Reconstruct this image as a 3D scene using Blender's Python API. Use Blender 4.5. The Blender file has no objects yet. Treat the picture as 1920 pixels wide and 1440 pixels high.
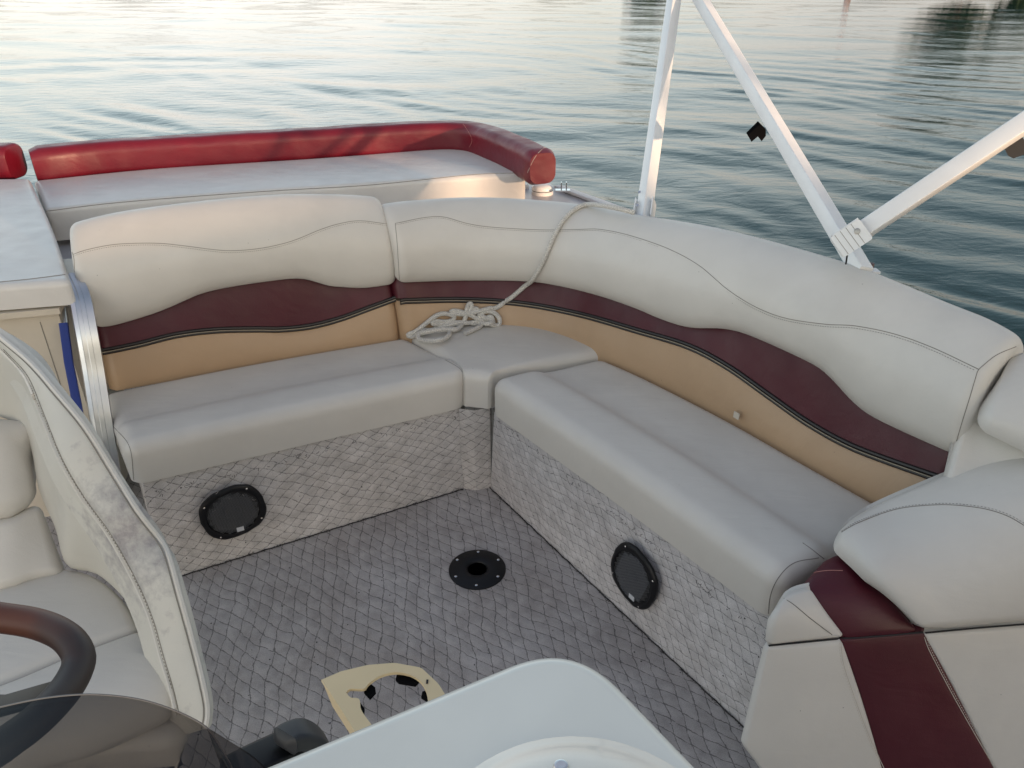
import bpy, bmesh, math, random
import numpy as np
from mathutils import Vector
from mathutils.bvhtree import BVHTree
random.seed(7); rng = np.random.default_rng(7)
S = bpy.context.scene
C = S.collection
R = math.radians

# ------------------------------------------------------------------ camera, sky, sun
CAM_H = 1.65; PITCH = R(29); F = 1441.0
cam = bpy.data.cameras.new('camera'); co = bpy.data.objects.new('camera', cam); C.objects.link(co)
cam.lens = 36*F/1920; cam.sensor_width = 36; cam.clip_start = 0.02; cam.clip_end = 9000
co.location = (0, 0, CAM_H); co.rotation_euler = (math.pi/2-PITCH, 0, 0)
S.camera = co
SUN_EL = R(6.5); SUN_AZ = math.atan2(0.75, -0.66)          # azimuth measured from +Y towards +X
sd = Vector((math.sin(SUN_AZ)*math.cos(SUN_EL), math.cos(SUN_AZ)*math.cos(SUN_EL), math.sin(SUN_EL)))
S.view_settings.view_transform = 'Standard'; S.view_settings.look = 'None'
S.view_settings.gamma = 1; S.view_settings.exposure = 1.06
W = bpy.data.worlds.new("World"); S.world = W; W.use_nodes = True
nt = W.node_tree; nt.nodes.clear()
wo = nt.nodes.new('ShaderNodeOutputWorld'); bg = nt.nodes.new('ShaderNodeBackground')
sky = nt.nodes.new('ShaderNodeTexSky'); sky.sky_type = 'NISHITA'; sky.sun_disc = False
sky.sun_elevation = SUN_EL; sky.sun_rotation = SUN_AZ
sky.air_density = 1.0; sky.dust_density = 1.6; sky.ozone_density = 1.2
bg.inputs[1].default_value = 0.15
# thin high cloud: pale veil, denser towards the horizon
tc = nt.nodes.new('ShaderNodeTexCoord'); sep = nt.nodes.new('ShaderNodeSeparateXYZ')
nt.links.new(tc.outputs['Generated'], sep.inputs[0])
mp = nt.nodes.new('ShaderNodeMapping'); mp.inputs['Scale'].default_value = (1.2, 1.2, 4.5)
nz = nt.nodes.new('ShaderNodeTexNoise'); nz.inputs['Scale'].default_value = 1.7; nz.inputs['Detail'].default_value = 4
nt.links.new(tc.outputs['Generated'], mp.inputs[0]); nt.links.new(mp.outputs[0], nz.inputs['Vector'])
cr = nt.nodes.new('ShaderNodeValToRGB'); cr.color_ramp.elements[0].position = .36; cr.color_ramp.elements[1].position = .66
nt.links.new(nz.outputs['Fac'], cr.inputs[0])
ele = nt.nodes.new('ShaderNodeMapRange'); ele.inputs[1].default_value = 0.0; ele.inputs[2].default_value = .55
ele.inputs[3].default_value = .95; ele.inputs[4].default_value = .22
nt.links.new(sep.outputs['Z'], ele.inputs[0])
mf = nt.nodes.new('ShaderNodeMath'); mf.operation = 'MULTIPLY_ADD'; mf.inputs[1].default_value = .45
nt.links.new(cr.outputs[0], mf.inputs[0]); nt.links.new(ele.outputs[0], mf.inputs[2])
mf2 = nt.nodes.new('ShaderNodeMath'); mf2.operation = 'MULTIPLY'; mf2.inputs[1].default_value = .75; mf2.use_clamp = True
nt.links.new(mf.outputs[0], mf2.inputs[0])
ccol = nt.nodes.new('ShaderNodeValToRGB')
e = ccol.color_ramp.elements
e[0].position = 0.0; e[0].color = (.56, .51, .475, 1)
e[1].position = .6; e[1].color = (.252, .243, .278, 1)
m_ = e.new(.10); m_.color = (.60, .585, .56, 1)
m_ = e.new(.20); m_.color = (.72, .785, .785, 1)
m_ = e.new(.38); m_.color = (.40, .495, .525, 1)
nt.links.new(sep.outputs['Z'], ccol.inputs[0])
# the bank of bright cloud stands to the left; the sky to the right is duller
azr = nt.nodes.new('ShaderNodeMapRange'); azr.inputs[1].default_value = -.35; azr.inputs[2].default_value = .75
azr.inputs[3].default_value = 9.5; azr.inputs[4].default_value = 3.9; azr.interpolation_type = 'SMOOTHSTEP'
nt.links.new(sep.outputs['X'], azr.inputs[0])
csc = nt.nodes.new('ShaderNodeVectorMath'); csc.operation = 'SCALE'
nt.links.new(ccol.outputs[0], csc.inputs[0]); nt.links.new(azr.outputs[0], csc.inputs['Scale'])
mx = nt.nodes.new('ShaderNodeMix'); mx.data_type = 'RGBA'; mx.clamp_result = False
nt.links.new(mf2.outputs[0], mx.inputs[0]); nt.links.new(sky.outputs[0], mx.inputs[6]); # warm glow added to the sky behind the viewer, lighting faces that look there
gdt = nt.nodes.new('ShaderNodeVectorMath'); gdt.operation = 'DOT_PRODUCT'; gdt.inputs[1].default_value = (.12, -.99, .05)
nt.links.new(tc.outputs['Generated'], gdt.inputs[0])
gmr = nt.nodes.new('ShaderNodeMapRange'); gmr.inputs[1].default_value = .15; gmr.inputs[2].default_value = 1.0; gmr.interpolation_type = 'SMOOTHSTEP'
nt.links.new(gdt.outputs['Value'], gmr.inputs[0])
gmx = nt.nodes.new('ShaderNodeMix'); gmx.data_type = 'RGBA'; gmx.clamp_result = False
gmx.inputs[6].default_value = (1, 1, 1, 1); gmx.inputs[7].default_value = (2.25, 1.9, 1.6, 1)
nt.links.new(gmr.outputs[0], gmx.inputs[0])
gml = nt.nodes.new('ShaderNodeVectorMath'); gml.operation = 'MULTIPLY'
nt.links.new(csc.outputs[0], gml.inputs[0]); nt.links.new(gmx.outputs[2], gml.inputs[1])
nt.links.new(gml.outputs[0], mx.inputs[7])
nt.links.new(mx.outputs[2], bg.inputs[0]); nt.links.new(bg.outputs[0], wo.inputs[0])
sl = bpy.data.lights.new('sun', 'SUN'); sl.energy = 2.2; sl.angle = R(1.2); sl.color = (1.0, .66, .42)
so = bpy.data.objects.new('sun', sl); C.objects.link(so); so.rotation_euler = sd.to_track_quat('Z', 'Y').to_euler()
WATER_Z = -0.65

# ------------------------------------------------------------------ photo pixel -> ray helpers
CP, SP = math.cos(PITCH), math.sin(PITCH)
def ray(x, y):
    r = (x-960)/F; v = (y-720)/F
    return Vector((r, CP-v*SP, -(SP+v*CP)))
def Z(x, y, z):
    d = ray(x, y); t = (z-CAM_H)/d.z
    return Vector((d.x*t, d.y*t, z))
def T(x, y, t):
    d = ray(x, y); return Vector((d.x*t, d.y*t, CAM_H+d.z*t))
def PL(x, y, p, n):
    d = ray(x, y); o = Vector((0, 0, CAM_H)); t = (p-o).dot(n)/d.dot(n)
    return o+d*t
def cat(pts, n):
    """Catmull-Rom through pts, n samples evenly by arc length"""
    P = np.array([list(p) for p in pts], float)
    if len(P) == 2:
        t = np.linspace(0, 1, n)[:, None]; return P[0]*(1-t)+P[1]*t
    Q = np.vstack([2*P[0]-P[1], P, 2*P[-1]-P[-2]])
    out = []
    for i in range(1, len(Q)-2):
        p0, p1, p2, p3 = Q[i-1], Q[i], Q[i+1], Q[i+2]
        m = 24
        t = np.linspace(0, 1, m, endpoint=False)[:, None]
        out.append(.5*((2*p1)+(-p0+p2)*t+(2*p0-5*p1+4*p2-p3)*t**2+(-p0+3*p1-3*p2+p3)*t**3))
    out.append(P[-1:]); A = np.vstack(out)
    L = np.r_[0, np.cumsum(np.linalg.norm(np.diff(A, axis=0), axis=1))]
    s = np.linspace(0, L[-1], n)
    return np.stack([np.interp(s, L, A[:, k]) for k in range(A.shape[1])], 1)

# ------------------------------------------------------------------ object helpers
ORG = {}
def tag(o, label=None, cat_=None, group=None, kind=None):
    if label: o['label'] = label
    if cat_: o['category'] = cat_
    if group: o['group'] = group
    if kind: o['kind'] = kind
    return o
def thing(name, loc, label, cat_, group=None):
    o = bpy.data.objects.new(name, None); C.objects.link(o); o.location = loc
    o.empty_display_size = .1
    ORG[o.name] = Vector(loc); return tag(o, label, cat_, group)
def obj(name, V, Fc, mat, parent=None, uv=None, sharp=40, origin=None, smooth=True):
    V = np.asarray(V, float).reshape(-1, 3)
    if origin is None: org = ORG[parent.name] if parent else Vector((0, 0, 0))
    else: org = Vector(origin)
    me = bpy.data.meshes.new(name)
    me.from_pydata((V-np.array(org)).tolist(), [], [tuple(int(i) for i in f) for f in Fc])
    bm = bmesh.new(); bm.from_mesh(me)
    bmesh.ops.remove_doubles(bm, verts=bm.verts, dist=1e-5)
    bmesh.ops.recalc_face_normals(bm, faces=bm.faces)
    bm.to_mesh(me); bm.free()
    if smooth:
        for p in me.polygons: p.use_smooth = True
        me.set_sharp_from_angle(angle=R(sharp))
    if uv is not None:
        ul = me.uv_layers.new(name='UVMap')
        for l in me.loops:
            c = me.vertices[l.vertex_index].co+org
            ul.data[l.index].uv = uv(c)
    me.materials.append(mat)
    o = bpy.data.objects.new(name, me); C.objects.link(o)
    if parent:
        o.parent = parent; ORG[o.name] = ORG[parent.name]
    else:
        o.location = org; ORG[o.name] = org
    return o
class MB:
    def __init__(s): s.V = []; s.F = []
    def add(s, V, Fc):
        n = len(s.V); s.V += [tuple(v) for v in V]; s.F += [tuple(i+n for i in f) for f in Fc]; return s
    def box(s, c, sz, ax=None):
        ax = ax or (Vector((1, 0, 0)), Vector((0, 1, 0)), Vector((0, 0, 1)))
        c = Vector(c); V = []
        for i in (-1, 1):
            for j in (-1, 1):
                for k in (-1, 1):
                    V.append(c+ax[0]*i*sz[0]/2+ax[1]*j*sz[1]/2+ax[2]*k*sz[2]/2)
        return s.add(V, [(0, 1, 3, 2), (4, 6, 7, 5), (0, 4, 5, 1), (2, 3, 7, 6), (0, 2, 6, 4), (1, 5, 7, 3)])
    def tube(s, pts, r, n=10, cap=True, sect=None):
        P = [Vector(p) for p in pts]; r = r if hasattr(r, '__len__') else [r]*len(P)
        up = None; rings = []
        for i, p in enumerate(P):
            d = (P[min(i+1, len(P)-1)]-P[max(i-1, 0)]).normalized()
            if up is None:
                a = Vector((0, 0, 1)) if abs(d.z) < .9 else Vector((1, 0, 0)); up = (a-d*a.dot(d)).normalized()
            else: up = (up-d*up.dot(d)).normalized()
            sd_ = d.cross(up)
            if sect is None: rings.append([p+(up*math.sin(2*math.pi*k/n)+sd_*math.cos(2*math.pi*k/n))*r[i] for k in range(n)])
            else: rings.append([p+sd_*a*r[i]+up*b*r[i] for a, b in sect])
        n = len(rings[0]); V = [v for g in rings for v in g]; Fc = []
        for i in range(len(rings)-1):
            for k in range(n):
                Fc.append((i*n+k, i*n+(k+1) % n, (i+1)*n+(k+1) % n, (i+1)*n+k))
        if cap: Fc += [tuple(range(n)), tuple(range(len(V)-n, len(V)))]
        return s.add(V, Fc)
    def lathe(s, c, axis, prof, n=32):
        """prof: list of (r, h) from axis"""
        c = Vector(c); axis = Vector(axis).normalized()
        a = Vector((1, 0, 0)) if abs(axis.x) < .9 else Vector((0, 1, 0))
        u = (a-axis*a.dot(axis)).normalized(); w = axis.cross(u)
        V = []; Fc = []
        for r, h in prof:
            for k in range(n):
                t = 2*math.pi*k/n; V.append(c+axis*h+(u*math.cos(t)+w*math.sin(t))*max(r, 1e-6))
        for i in range(len(prof)-1):
            for k in range(n):
                Fc.append((i*n+k, i*n+(k+1) % n, (i+1)*n+(k+1) % n, (i+1)*n+k))
        Fc += [tuple(range(n)), tuple(range(len(V)-n, len(V)))]
        return s.add(V, Fc)
    def prism(s, outline, n, th):
        """planar outline (3D pts) extruded by th along n"""
        V = [Vector(p) for p in outline]; m = len(V); n = Vector(n)
        return s.add(V+[v+n*th for v in V], [tuple(range(m)), tuple(range(m, 2*m))]+[(i, (i+1) % m, (i+1) % m+m, i+m) for i in range(m)])
    def build(s, name, mat, parent=None, **k): return obj(name, s.V, s.F, mat, parent, **k)
RB = .28
def sq_sect(hw, hh, c=.2, n=4):
    """rounded rectangle section, half sizes, corner radius c"""
    out = []
    for cx, cy, a0 in ((hw-c, hh-c, 0), (-(hw-c), hh-c, 90), (-(hw-c), -(hh-c), 180), (hw-c, -(hh-c), 270)):
        for k in range(n+1):
            a = R(a0+90*k/n); out.append((cx+c*math.cos(a), cy+c*math.sin(a)))
    return out

def axis_samples(L, r, step):
    r = min(r, L*.49); b = [r*(1-math.cos(a)) for a in np.linspace(0, math.pi/2, 8)]
    m = max(2, int((L-2*r)/step)); mid = np.linspace(r, L-r, m+1)
    return np.r_[b[:-1], mid, L-np.array(b[:-1])[::-1]]
def pillow(name, surf, Lu, Lv, thick, r, mat, parent, face, bulge=0.0, disp=None, step=.02, back=True, backdir=None):
    """surf(u,v) arrays in 0..1 -> points; Lu, Lv sizes in m; puffed front of edge radius r, body 'thick' deep.
    face: rough direction the front looks to"""
    eu = axis_samples(Lu, r, step); ev = axis_samples(Lv, r, step)
    r = min(r, Lu*.49, Lv*.49)
    EU, EV = np.meshgrid(eu, ev, indexing='ij')
    su = np.where(EU < Lu/2, 1, -1); sv = np.where(EV < Lv/2, 1, -1)
    du = np.minimum(EU, Lu-EU); dv = np.minimum(EV, Lv-EV)
    rx = np.clip(1-du/r, 0, 1); ry = np.clip(1-dv/r, 0, 1)
    rx2 = rx*np.sqrt(1-ry**2/2); ry2 = ry*np.sqrt(1-rx**2/2)
    du2 = np.where(rx > 0, r*(1-rx2), du); dv2 = np.where(ry > 0, r*(1-ry2), dv)
    U = np.where(su > 0, du2, Lu-du2)/Lu; V = np.where(sv > 0, dv2, Lv-dv2)/Lv
    q = np.clip(rx2**2+ry2**2, 0, 1)
    d = r*np.sqrt(1-q)-r
    def P3(u, v): return surf(np.clip(u, 0, 1), np.clip(v, 0, 1))
    P = P3(U, V); h = 1e-3
    du_ = P3(U+h, V)-P3(U-h, V); dv_ = P3(U, V+h)-P3(U, V-h)
    N = np.cross(du_, dv_); N /= np.linalg.norm(N, axis=-1, keepdims=True)+1e-12
    c = tuple(x//2 for x in N.shape[:2])
    if np.dot(N[c], np.array(face)) < 0: N = -N
    d = d+bulge*(4*U*(1-U))**.6*(4*V*(1-V))**.6
    if disp is not None: d = d+disp(U, V)
    A = P+N*d[..., None]
    B = P-N*thick
    if backdir is not None: B = P+np.array(Vector(backdir).normalized())*thick
    nu, nv = U.shape
    idx = lambda i, j: i*nv+j
    V3 = list(A.reshape(-1, 3)); Fc = [(idx(i, j), idx(i+1, j), idx(i+1, j+1), idx(i, j+1)) for i in range(nu-1) for j in range(nv-1)]
    if back:
        ring = [(i, 0) for i in range(nu)]+[(nu-1, j) for j in range(1, nv)]+[(i, nv-1) for i in range(nu-2, -1, -1)]+[(0, j) for j in range(nv-2, 0, -1)]
        m = len(ring); levels = []
        # side wall with a slight outward belly
        cen = A.reshape(-1, 3).mean(0)
        for lev in (0.33, 0.66, 1.0):
            base = len(V3)
            for (i, j) in ring:
                a = A[i, j]; b = B[i, j]; V3.append(a*(1-lev)+b*lev)
            levels.append(base)
        prev = [idx(i, j) for i, j in ring]
        for base in levels:
            cur = list(range(base, base+m))
            Fc += [(prev[k], prev[(k+1) % m], cur[(k+1) % m], cur[k]) for k in range(m)]
            prev = cur
        # back cap grid, coarse: strips between opposite ring points
        base = levels[-1]
        ncol = nu
        bot = lambda i: base+i
        top = lambda i: base+(nu-1)+(nv-1)+(nu-1-i)
        for i in range(nu-1):
            Fc.append((bot(i), bot(i+1), top(i+1), top(i)))
        # close left/right by ngon with ring sides
        left = [bot(0)]+[base+m-k for k in range(1, nv-1)]+[top(0)]
        right = [base+nu-1+k for k in range(nv)]
        Fc.append(tuple(left)); Fc.append(tuple(right))
    return obj(name, np.array(V3), Fc, mat, parent, sharp=60)
def coons(bot, top, left, right):
    """boundary curves: bot/top run along u at v=0/1, left/right along v at u=0/1"""
    n = 80
    b, t, l, r_ = [cat(c, n) for c in (bot, top, left, right)]
    g = np.linspace(0, 1, n)
    def ev(c, u): return np.stack([np.interp(u, g, c[:, k]) for k in range(3)], -1)
    P00, P10, P01, P11 = b[0], b[-1], t[0], t[-1]
    def f(u, v):
        u = np.asarray(u, float); v = np.asarray(v, float); U = u[..., None]; V = v[..., None]
        return ((1-V)*ev(b, u)+V*ev(t, u)+(1-U)*ev(l, v)+U*ev(r_, v)
                - ((1-U)*(1-V)*P00+U*(1-V)*P10+(1-U)*V*P01+U*V*P11))
    Lu = .5*sum(np.linalg.norm(np.diff(c, axis=0), axis=1).sum() for c in (b, t))
    Lv = .5*sum(np.linalg.norm(np.diff(c, axis=0), axis=1).sum() for c in (l, r_))
    return f, Lu, Lv
def quad(a, b, c, d):
    """a->b bottom (u), d->c top"""
    return coons([a, b], [d, c], [a, d], [b, c])
def slab(name, outline, z1, z0, r, mat, parent, crown=0.0, taper=0.0, **k):
    """rounded slab from a smooth plan outline (list of xy), z0 bottom, z1 top"""
    O = np.array([[p[0], p[1]] for p in outline]); n = len(O)
    tg = np.roll(O, -1, 0)-np.roll(O, 1, 0); N = np.stack([tg[:, 1], -tg[:, 0]], 1); N /= np.linalg.norm(N, axis=1, keepdims=True)
    area = .5*np.sum(O[:, 0]*np.roll(O[:, 1], -1)-np.roll(O[:, 0], -1)*O[:, 1])
    if area < 0: N = -N
    V = []; Fc = []; rings = []
    def ring(ins, z):
        b = len(V); rings.append(b)
        for p, nn in zip(O, N): q = p-nn*ins; V.append((q[0], q[1], z))
    ring(taper, z0)
    for a in np.linspace(0, math.pi/2, 8): ring(r*(1-math.cos(a)), z1-r+r*math.sin(a))
    for a, b in zip(rings[:-1], rings[1:]):
        Fc += [(a+i, a+(i+1) % n, b+(i+1) % n, b+i) for i in range(n)]
    b = rings[-1]; cx, cy = O.mean(0)
    V += [(cx, cy, z0), (cx, cy, z1)]; c0, c1_ = len(V)-2, len(V)-1
    Fc += [(rings[0]+(i+1) % n, rings[0]+i, c0) for i in range(n)]+[(b+i, b+(i+1) % n, c1_) for i in range(n)]
    return obj(name, V, Fc, mat, parent, **k)
def fillet(pts, rad, n=10):
    out = []; m = len(pts); rad = rad if hasattr(rad, '__len__') else [rad]*m
    for i in range(m):
        p = Vector(pts[i][:2]); a = (Vector(pts[i-1][:2])-p); b = (Vector(pts[(i+1) % m][:2])-p)
        la, lb = a.length, b.length; a.normalize(); b.normalize()
        ang = math.acos(max(-1, min(1, a.dot(b)))); d = rad[i]/math.tan(ang/2); d = min(d, la*.45, lb*.45)
        p0, p1 = p+a*d, p+b*d
        for k in range(n+1):
            t = k/n; out.append(tuple((p0*(1-t)**2+p*2*t*(1-t)+p1*t*t)))
    return out
def bvh(objs):
    V = []; Fc = []
    for o in objs:
        n = len(V); og = ORG[o.name]
        V += [v.co+og for v in o.data.vertices]; Fc += [tuple(i+n for i in p.vertices) for p in o.data.polygons]
    return BVHTree.FromPolygons(V, Fc)
def on(tree, px, lift, n=None, maxgap=None):
    """pixels of a traced line -> points resting on a surface, lifted along its normal"""
    P = cat([(x, y, 0) for x, y in px], n or max(8, int(sum(math.dist(a, b) for a, b in zip(px, px[1:]))/7)))
    out = []; o = Vector((0, 0, CAM_H))
    for x, y, _ in P:
        d = ray(x, y).normalized(); h, nn, i, t = tree.ray_cast(o, d)
        if h is None: continue
        if nn.dot(d) > 0: nn = -nn
        out.append((h+nn*lift, nn))
    return out
def seam(tree, px, parent, mat, r=.0009, name='seam', lift=.0003, stitch=None, off=.006):
    P = on(tree, px, lift)
    if len(P) < 3: return
    pts = cat([p for p, _ in P], len(P)*2)
    o = MB().tube(pts, r, 6).build(name, mat, parent)
    if stitch:
        mb = MB(); L = np.r_[0, np.cumsum(np.linalg.norm(np.diff(pts, axis=0), axis=1))]
        s = 0.0
        while s < L[-1]-.005:
            a = Vector([np.interp(s, L, pts[:, k]) for k in range(3)]); b = Vector([np.interp(s+.0035, L, pts[:, k]) for k in range(3)])
            nn = P[min(len(P)-1, int(s/L[-1]*len(P)))][1]; sd_ = (b-a).normalized().cross(nn)
            mb.tube([a+sd_*off, b+sd_*off], .0007, 4); s += .0065
        mb.build('stitching', stitch, parent)
    return o

# ------------------------------------------------------------------ materials
def mat(name):
    m = bpy.data.materials.new(name); m.use_nodes = True
    n = m.node_tree; return m, n, n.nodes['Principled BSDF'], n.nodes, n.links
def simple(name, col, rough=.5, metal=0, spec=.5, coat=0, var=.0, bumpS=0, bump=0):
    m, n, b, N, L = mat(name)
    b.inputs['Base Color'].default_value = (*col, 1); b.inputs['Roughness'].default_value = rough
    b.inputs['Metallic'].default_value = metal; b.inputs['Specular IOR Level'].default_value = spec
    b.inputs['Coat Weight'].default_value = coat
    if var or bump:
        tc = N.new('ShaderNodeTexCoord'); nz = N.new('ShaderNodeTexNoise'); nz.inputs['Scale'].default_value = bumpS or 8; nz.inputs['Detail'].default_value = 4
        L.new(tc.outputs['Object'], nz.inputs['Vector'])
    if var:
        mr = N.new('ShaderNodeMapRange'); mr.inputs[1].default_value = .3; mr.inputs[2].default_value = .7; mr.inputs[3].default_value = 1-var; mr.inputs[4].default_value = 1+var
        n2 = N.new('ShaderNodeTexNoise'); n2.inputs['Scale'].default_value = 9; n2.inputs['Detail'].default_value = 5; L.new(tc.outputs['Object'], n2.inputs['Vector'])
        L.new(n2.outputs['Fac'], mr.inputs[0])
        mx = N.new('ShaderNodeVectorMath'); mx.operation = 'SCALE'; mx.inputs[0].default_value = col
        L.new(mr.outputs[0], mx.inputs['Scale']); L.new(mx.outputs[0], b.inputs['Base Color'])
    if bump:
        bp = N.new('ShaderNodeBump'); bp.inputs['Strength'].default_value = bump; bp.inputs['Distance'].default_value = .001
        L.new(nz.outputs['Fac'], bp.inputs['Height']); L.new(bp.outputs[0], b.inputs['Normal'])
    return m
def vinyl(name, col, rough=.42, wrinkle=.25, stain=0.0, staincol=(.2, .17, .2), stainscale=3.5, stainpos=None, stain2=None, var=.05):
    m, n, b, N, L = mat(name)
    tc = N.new('ShaderNodeTexCoord')
    # colour: faint blotches and dust
    nz = N.new('ShaderNodeTexNoise'); nz.inputs['Scale'].default_value = 5; nz.inputs['Detail'].default_value = 6; L.new(tc.outputs['Object'], nz.inputs['Vector'])
    mr = N.new('ShaderNodeMapRange'); mr.inputs[1].default_value = .3; mr.inputs[2].default_value = .7; mr.inputs[3].default_value = 1-var; mr.inputs[4].default_value = 1+var*.7
    L.new(nz.outputs['Fac'], mr.inputs[0])
    sc = N.new('ShaderNodeVectorMath'); sc.operation = 'SCALE'; sc.inputs[0].default_value = col; L.new(mr.outputs[0], sc.inputs['Scale'])
    last = sc.outputs[0]
    # tiny specks
    vo = N.new('ShaderNodeTexVoronoi'); vo.inputs['Scale'].default_value = 16; L.new(tc.outputs['Object'], vo.inputs['Vector'])
    lt = N.new('ShaderNodeMath'); lt.operation = 'LESS_THAN'; lt.inputs[1].default_value = .022; L.new(vo.outputs['Distance'], lt.inputs[0])
    sp = N.new('ShaderNodeMath'); sp.operation = 'MULTIPLY'; sp.inputs[1].default_value = .55; L.new(lt.outputs[0], sp.inputs[0])
    mx = N.new('ShaderNodeMix'); mx.data_type = 'RGBA'; mx.inputs[7].default_value = (.06, .05, .045, 1)
    L.new(sp.outputs[0], mx.inputs[0]); L.new(last, mx.inputs[6]); last = mx.outputs[2]
    if stain:
        n3 = N.new('ShaderNodeTexNoise'); n3.inputs['Scale'].default_value = stainscale; n3.inputs['Detail'].default_value = 9; n3.inputs['Roughness'].default_value = .68
        L.new(tc.outputs['Object'], n3.inputs['Vector'])
        r3 = N.new('ShaderNodeMapRange'); r3.inputs[1].default_value = .60; r3.inputs[2].default_value = .88; r3.inputs[4].default_value = stain; r3.clamp = True
        L.new(n3.outputs['Fac'], r3.inputs[0])
        fac = r3.outputs[0]
        if stainpos:
            r3.inputs[1].default_value = .58; r3.inputs[2].default_value = .95
            ge = N.new('ShaderNodeVectorMath'); ge.operation = 'DISTANCE'; ge.inputs[1].default_value = stainpos[:3]
            L.new(tc.outputs['Object'], ge.inputs[0])
            r4 = N.new('ShaderNodeMapRange'); r4.inputs[1].default_value = stainpos[3]; r4.inputs[2].default_value = 0; r4.clamp = True
            L.new(ge.outputs['Value'], r4.inputs[0])
            ad = N.new('ShaderNodeMath'); ad.operation = 'MULTIPLY_ADD'; ad.inputs[1].default_value = .34; L.new(r4.outputs[0], ad.inputs[0]); L.new(n3.outputs['Fac'], ad.inputs[2])
            L.new(ad.outputs[0], r3.inputs[0])
        m3 = N.new('ShaderNodeMix'); m3.data_type = 'RGBA'; m3.inputs[7].default_value = (*staincol, 1)
        L.new(fac, m3.inputs[0]); L.new(last, m3.inputs[6]); last = m3.outputs[2]
    L.new(last, b.inputs['Base Color'])
    b.inputs['Roughness'].default_value = rough; b.inputs['Specular IOR Level'].default_value = .45
    rr = N.new('ShaderNodeMapRange'); rr.inputs[1].default_value = .3; rr.inputs[2].default_value = .7; rr.inputs[3].default_value = rough-.07; rr.inputs[4].default_value = rough+.09
    n4 = N.new('ShaderNodeTexNoise'); n4.inputs['Scale'].default_value = 11; n4.inputs['Detail'].default_value = 5; L.new(tc.outputs['Object'], n4.inputs['Vector'])
    L.new(n4.outputs['Fac'], rr.inputs[0]); L.new(rr.outputs[0], b.inputs['Roughness'])
    nd = N.new('ShaderNodeTexNoise'); nd.inputs['Scale'].default_value = 2.3; nd.inputs['Detail'].default_value = 8; nd.inputs['Roughness'].default_value = .62; L.new(tc.outputs['Object'], nd.inputs['Vector'])
    rd = N.new('ShaderNodeMapRange'); rd.inputs[1].default_value = .5; rd.inputs[2].default_value = .8; rd.inputs[4].default_value = .28; L.new(nd.outputs['Fac'], rd.inputs[0])
    md = N.new('ShaderNodeMix'); md.data_type = 'RGBA'; md.inputs[7].default_value = (*[c*.55 for c in col], 1); L.new(rd.outputs[0], md.inputs[0]); L.new(last, md.inputs[6]); L.new(md.outputs[2], b.inputs['Base Color'])
    # grain + soft undulation
    g = N.new('ShaderNodeTexVoronoi'); g.inputs['Scale'].default_value = 620; g.feature = 'SMOOTH_F1'; L.new(tc.outputs['Object'], g.inputs['Vector'])
    b1 = N.new('ShaderNodeBump'); b1.inputs['Strength'].default_value = .25; b1.inputs['Distance'].default_value = .0006; L.new(g.outputs['Distance'], b1.inputs['Height'])
    n5 = N.new('ShaderNodeTexNoise'); n5.inputs['Scale'].default_value = 6.5; n5.inputs['Detail'].default_value = 2; L.new(tc.outputs['Object'], n5.inputs['Vector'])
    b2 = N.new('ShaderNodeBump'); b2.inputs['Strength'].default_value = wrinkle; b2.inputs['Distance'].default_value = .02; L.new(n5.outputs['Fac'], b2.inputs['Height'])
    L.new(b1.outputs[0], b2.inputs['Normal'])
    mpv = N.new('ShaderNodeMapping'); mpv.inputs['Rotation'].default_value = (.3, .5, .8); mpv.inputs['Scale'].default_value = (2.2, 9, 5); L.new(tc.outputs['Object'], mpv.inputs[0])
    n6 = N.new('ShaderNodeTexNoise'); n6.inputs['Scale'].default_value = 3.2; n6.inputs['Detail'].default_value = 5; n6.inputs['Distortion'].default_value = .8; L.new(mpv.outputs[0], n6.inputs['Vector'])
    b3 = N.new('ShaderNodeBump'); b3.inputs['Strength'].default_value = .22; b3.inputs['Distance'].default_value = .006; L.new(n6.outputs['Fac'], b3.inputs['Height'])
    L.new(b2.outputs[0], b3.inputs['Normal']); L.new(b3.outputs[0], b.inputs['Normal'])
    return m
CREAM = (.62, .59, .54)
M = {}
M['cream'] = vinyl('cream_vinyl', CREAM)
M['cream_side'] = vinyl('cream_vinyl_worn', (.55, .53, .48), stain=.75, staincol=(.19, .17, .2), stainscale=7, stainpos=None)
M['white'] = vinyl('pale_vinyl', (.64, .62, .59), rough=.36)
M['maroon'] = vinyl('maroon_vinyl', (.070, .006, .014), rough=.42, var=.15)
M['red'] = vinyl('red_vinyl', (.145, .006, .016), rough=.40, var=.2, wrinkle=.4)
M['tan'] = vinyl('tan_vinyl', (.45, .305, .185), rough=.42, wrinkle=.35)
M['black'] = simple('black_plastic', (.006, .006, .0075), .42, spec=.3)
M['blackrub'] = simple('black_rubber', (.002, .002, .0025), .7, spec=.08)
M['welt'] = simple('dark_welt', (.016, .012, .012), .4)
M['cord'] = simple('pale_cord', (.55, .5, .42), .5)
M['oldcord'] = simple('gold_cord', (.30, .25, .18), .5)
M['thread'] = simple('grey_thread', (.22, .20, .175), .7)
M['threadred'] = simple('pink_thread', (.45, .2, .17), .7)
M['threadlight'] = simple('light_thread', (.6, .55, .48), .7)
M['seamdark'] = simple('seam_shadow_cord', (.24, .22, .19), .7)
M['gel'] = simple('white_gelcoat', (.78, .77, .70), .2, coat=.3, var=.035)
M['alu'] = simple('aluminium', (.62, .63, .64), .28, metal=1, var=.12, bumpS=40, bump=.2)
M['chrome'] = simple('stainless_steel', (.7, .7, .7), .15, metal=1)
M['powder'] = simple('white_powder_coat', (.73, .745, .75), .34, var=.05, bumpS=60, bump=.1)
M['whiteplastic'] = simple('white_plastic', (.8, .79, .78), .3)
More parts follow.
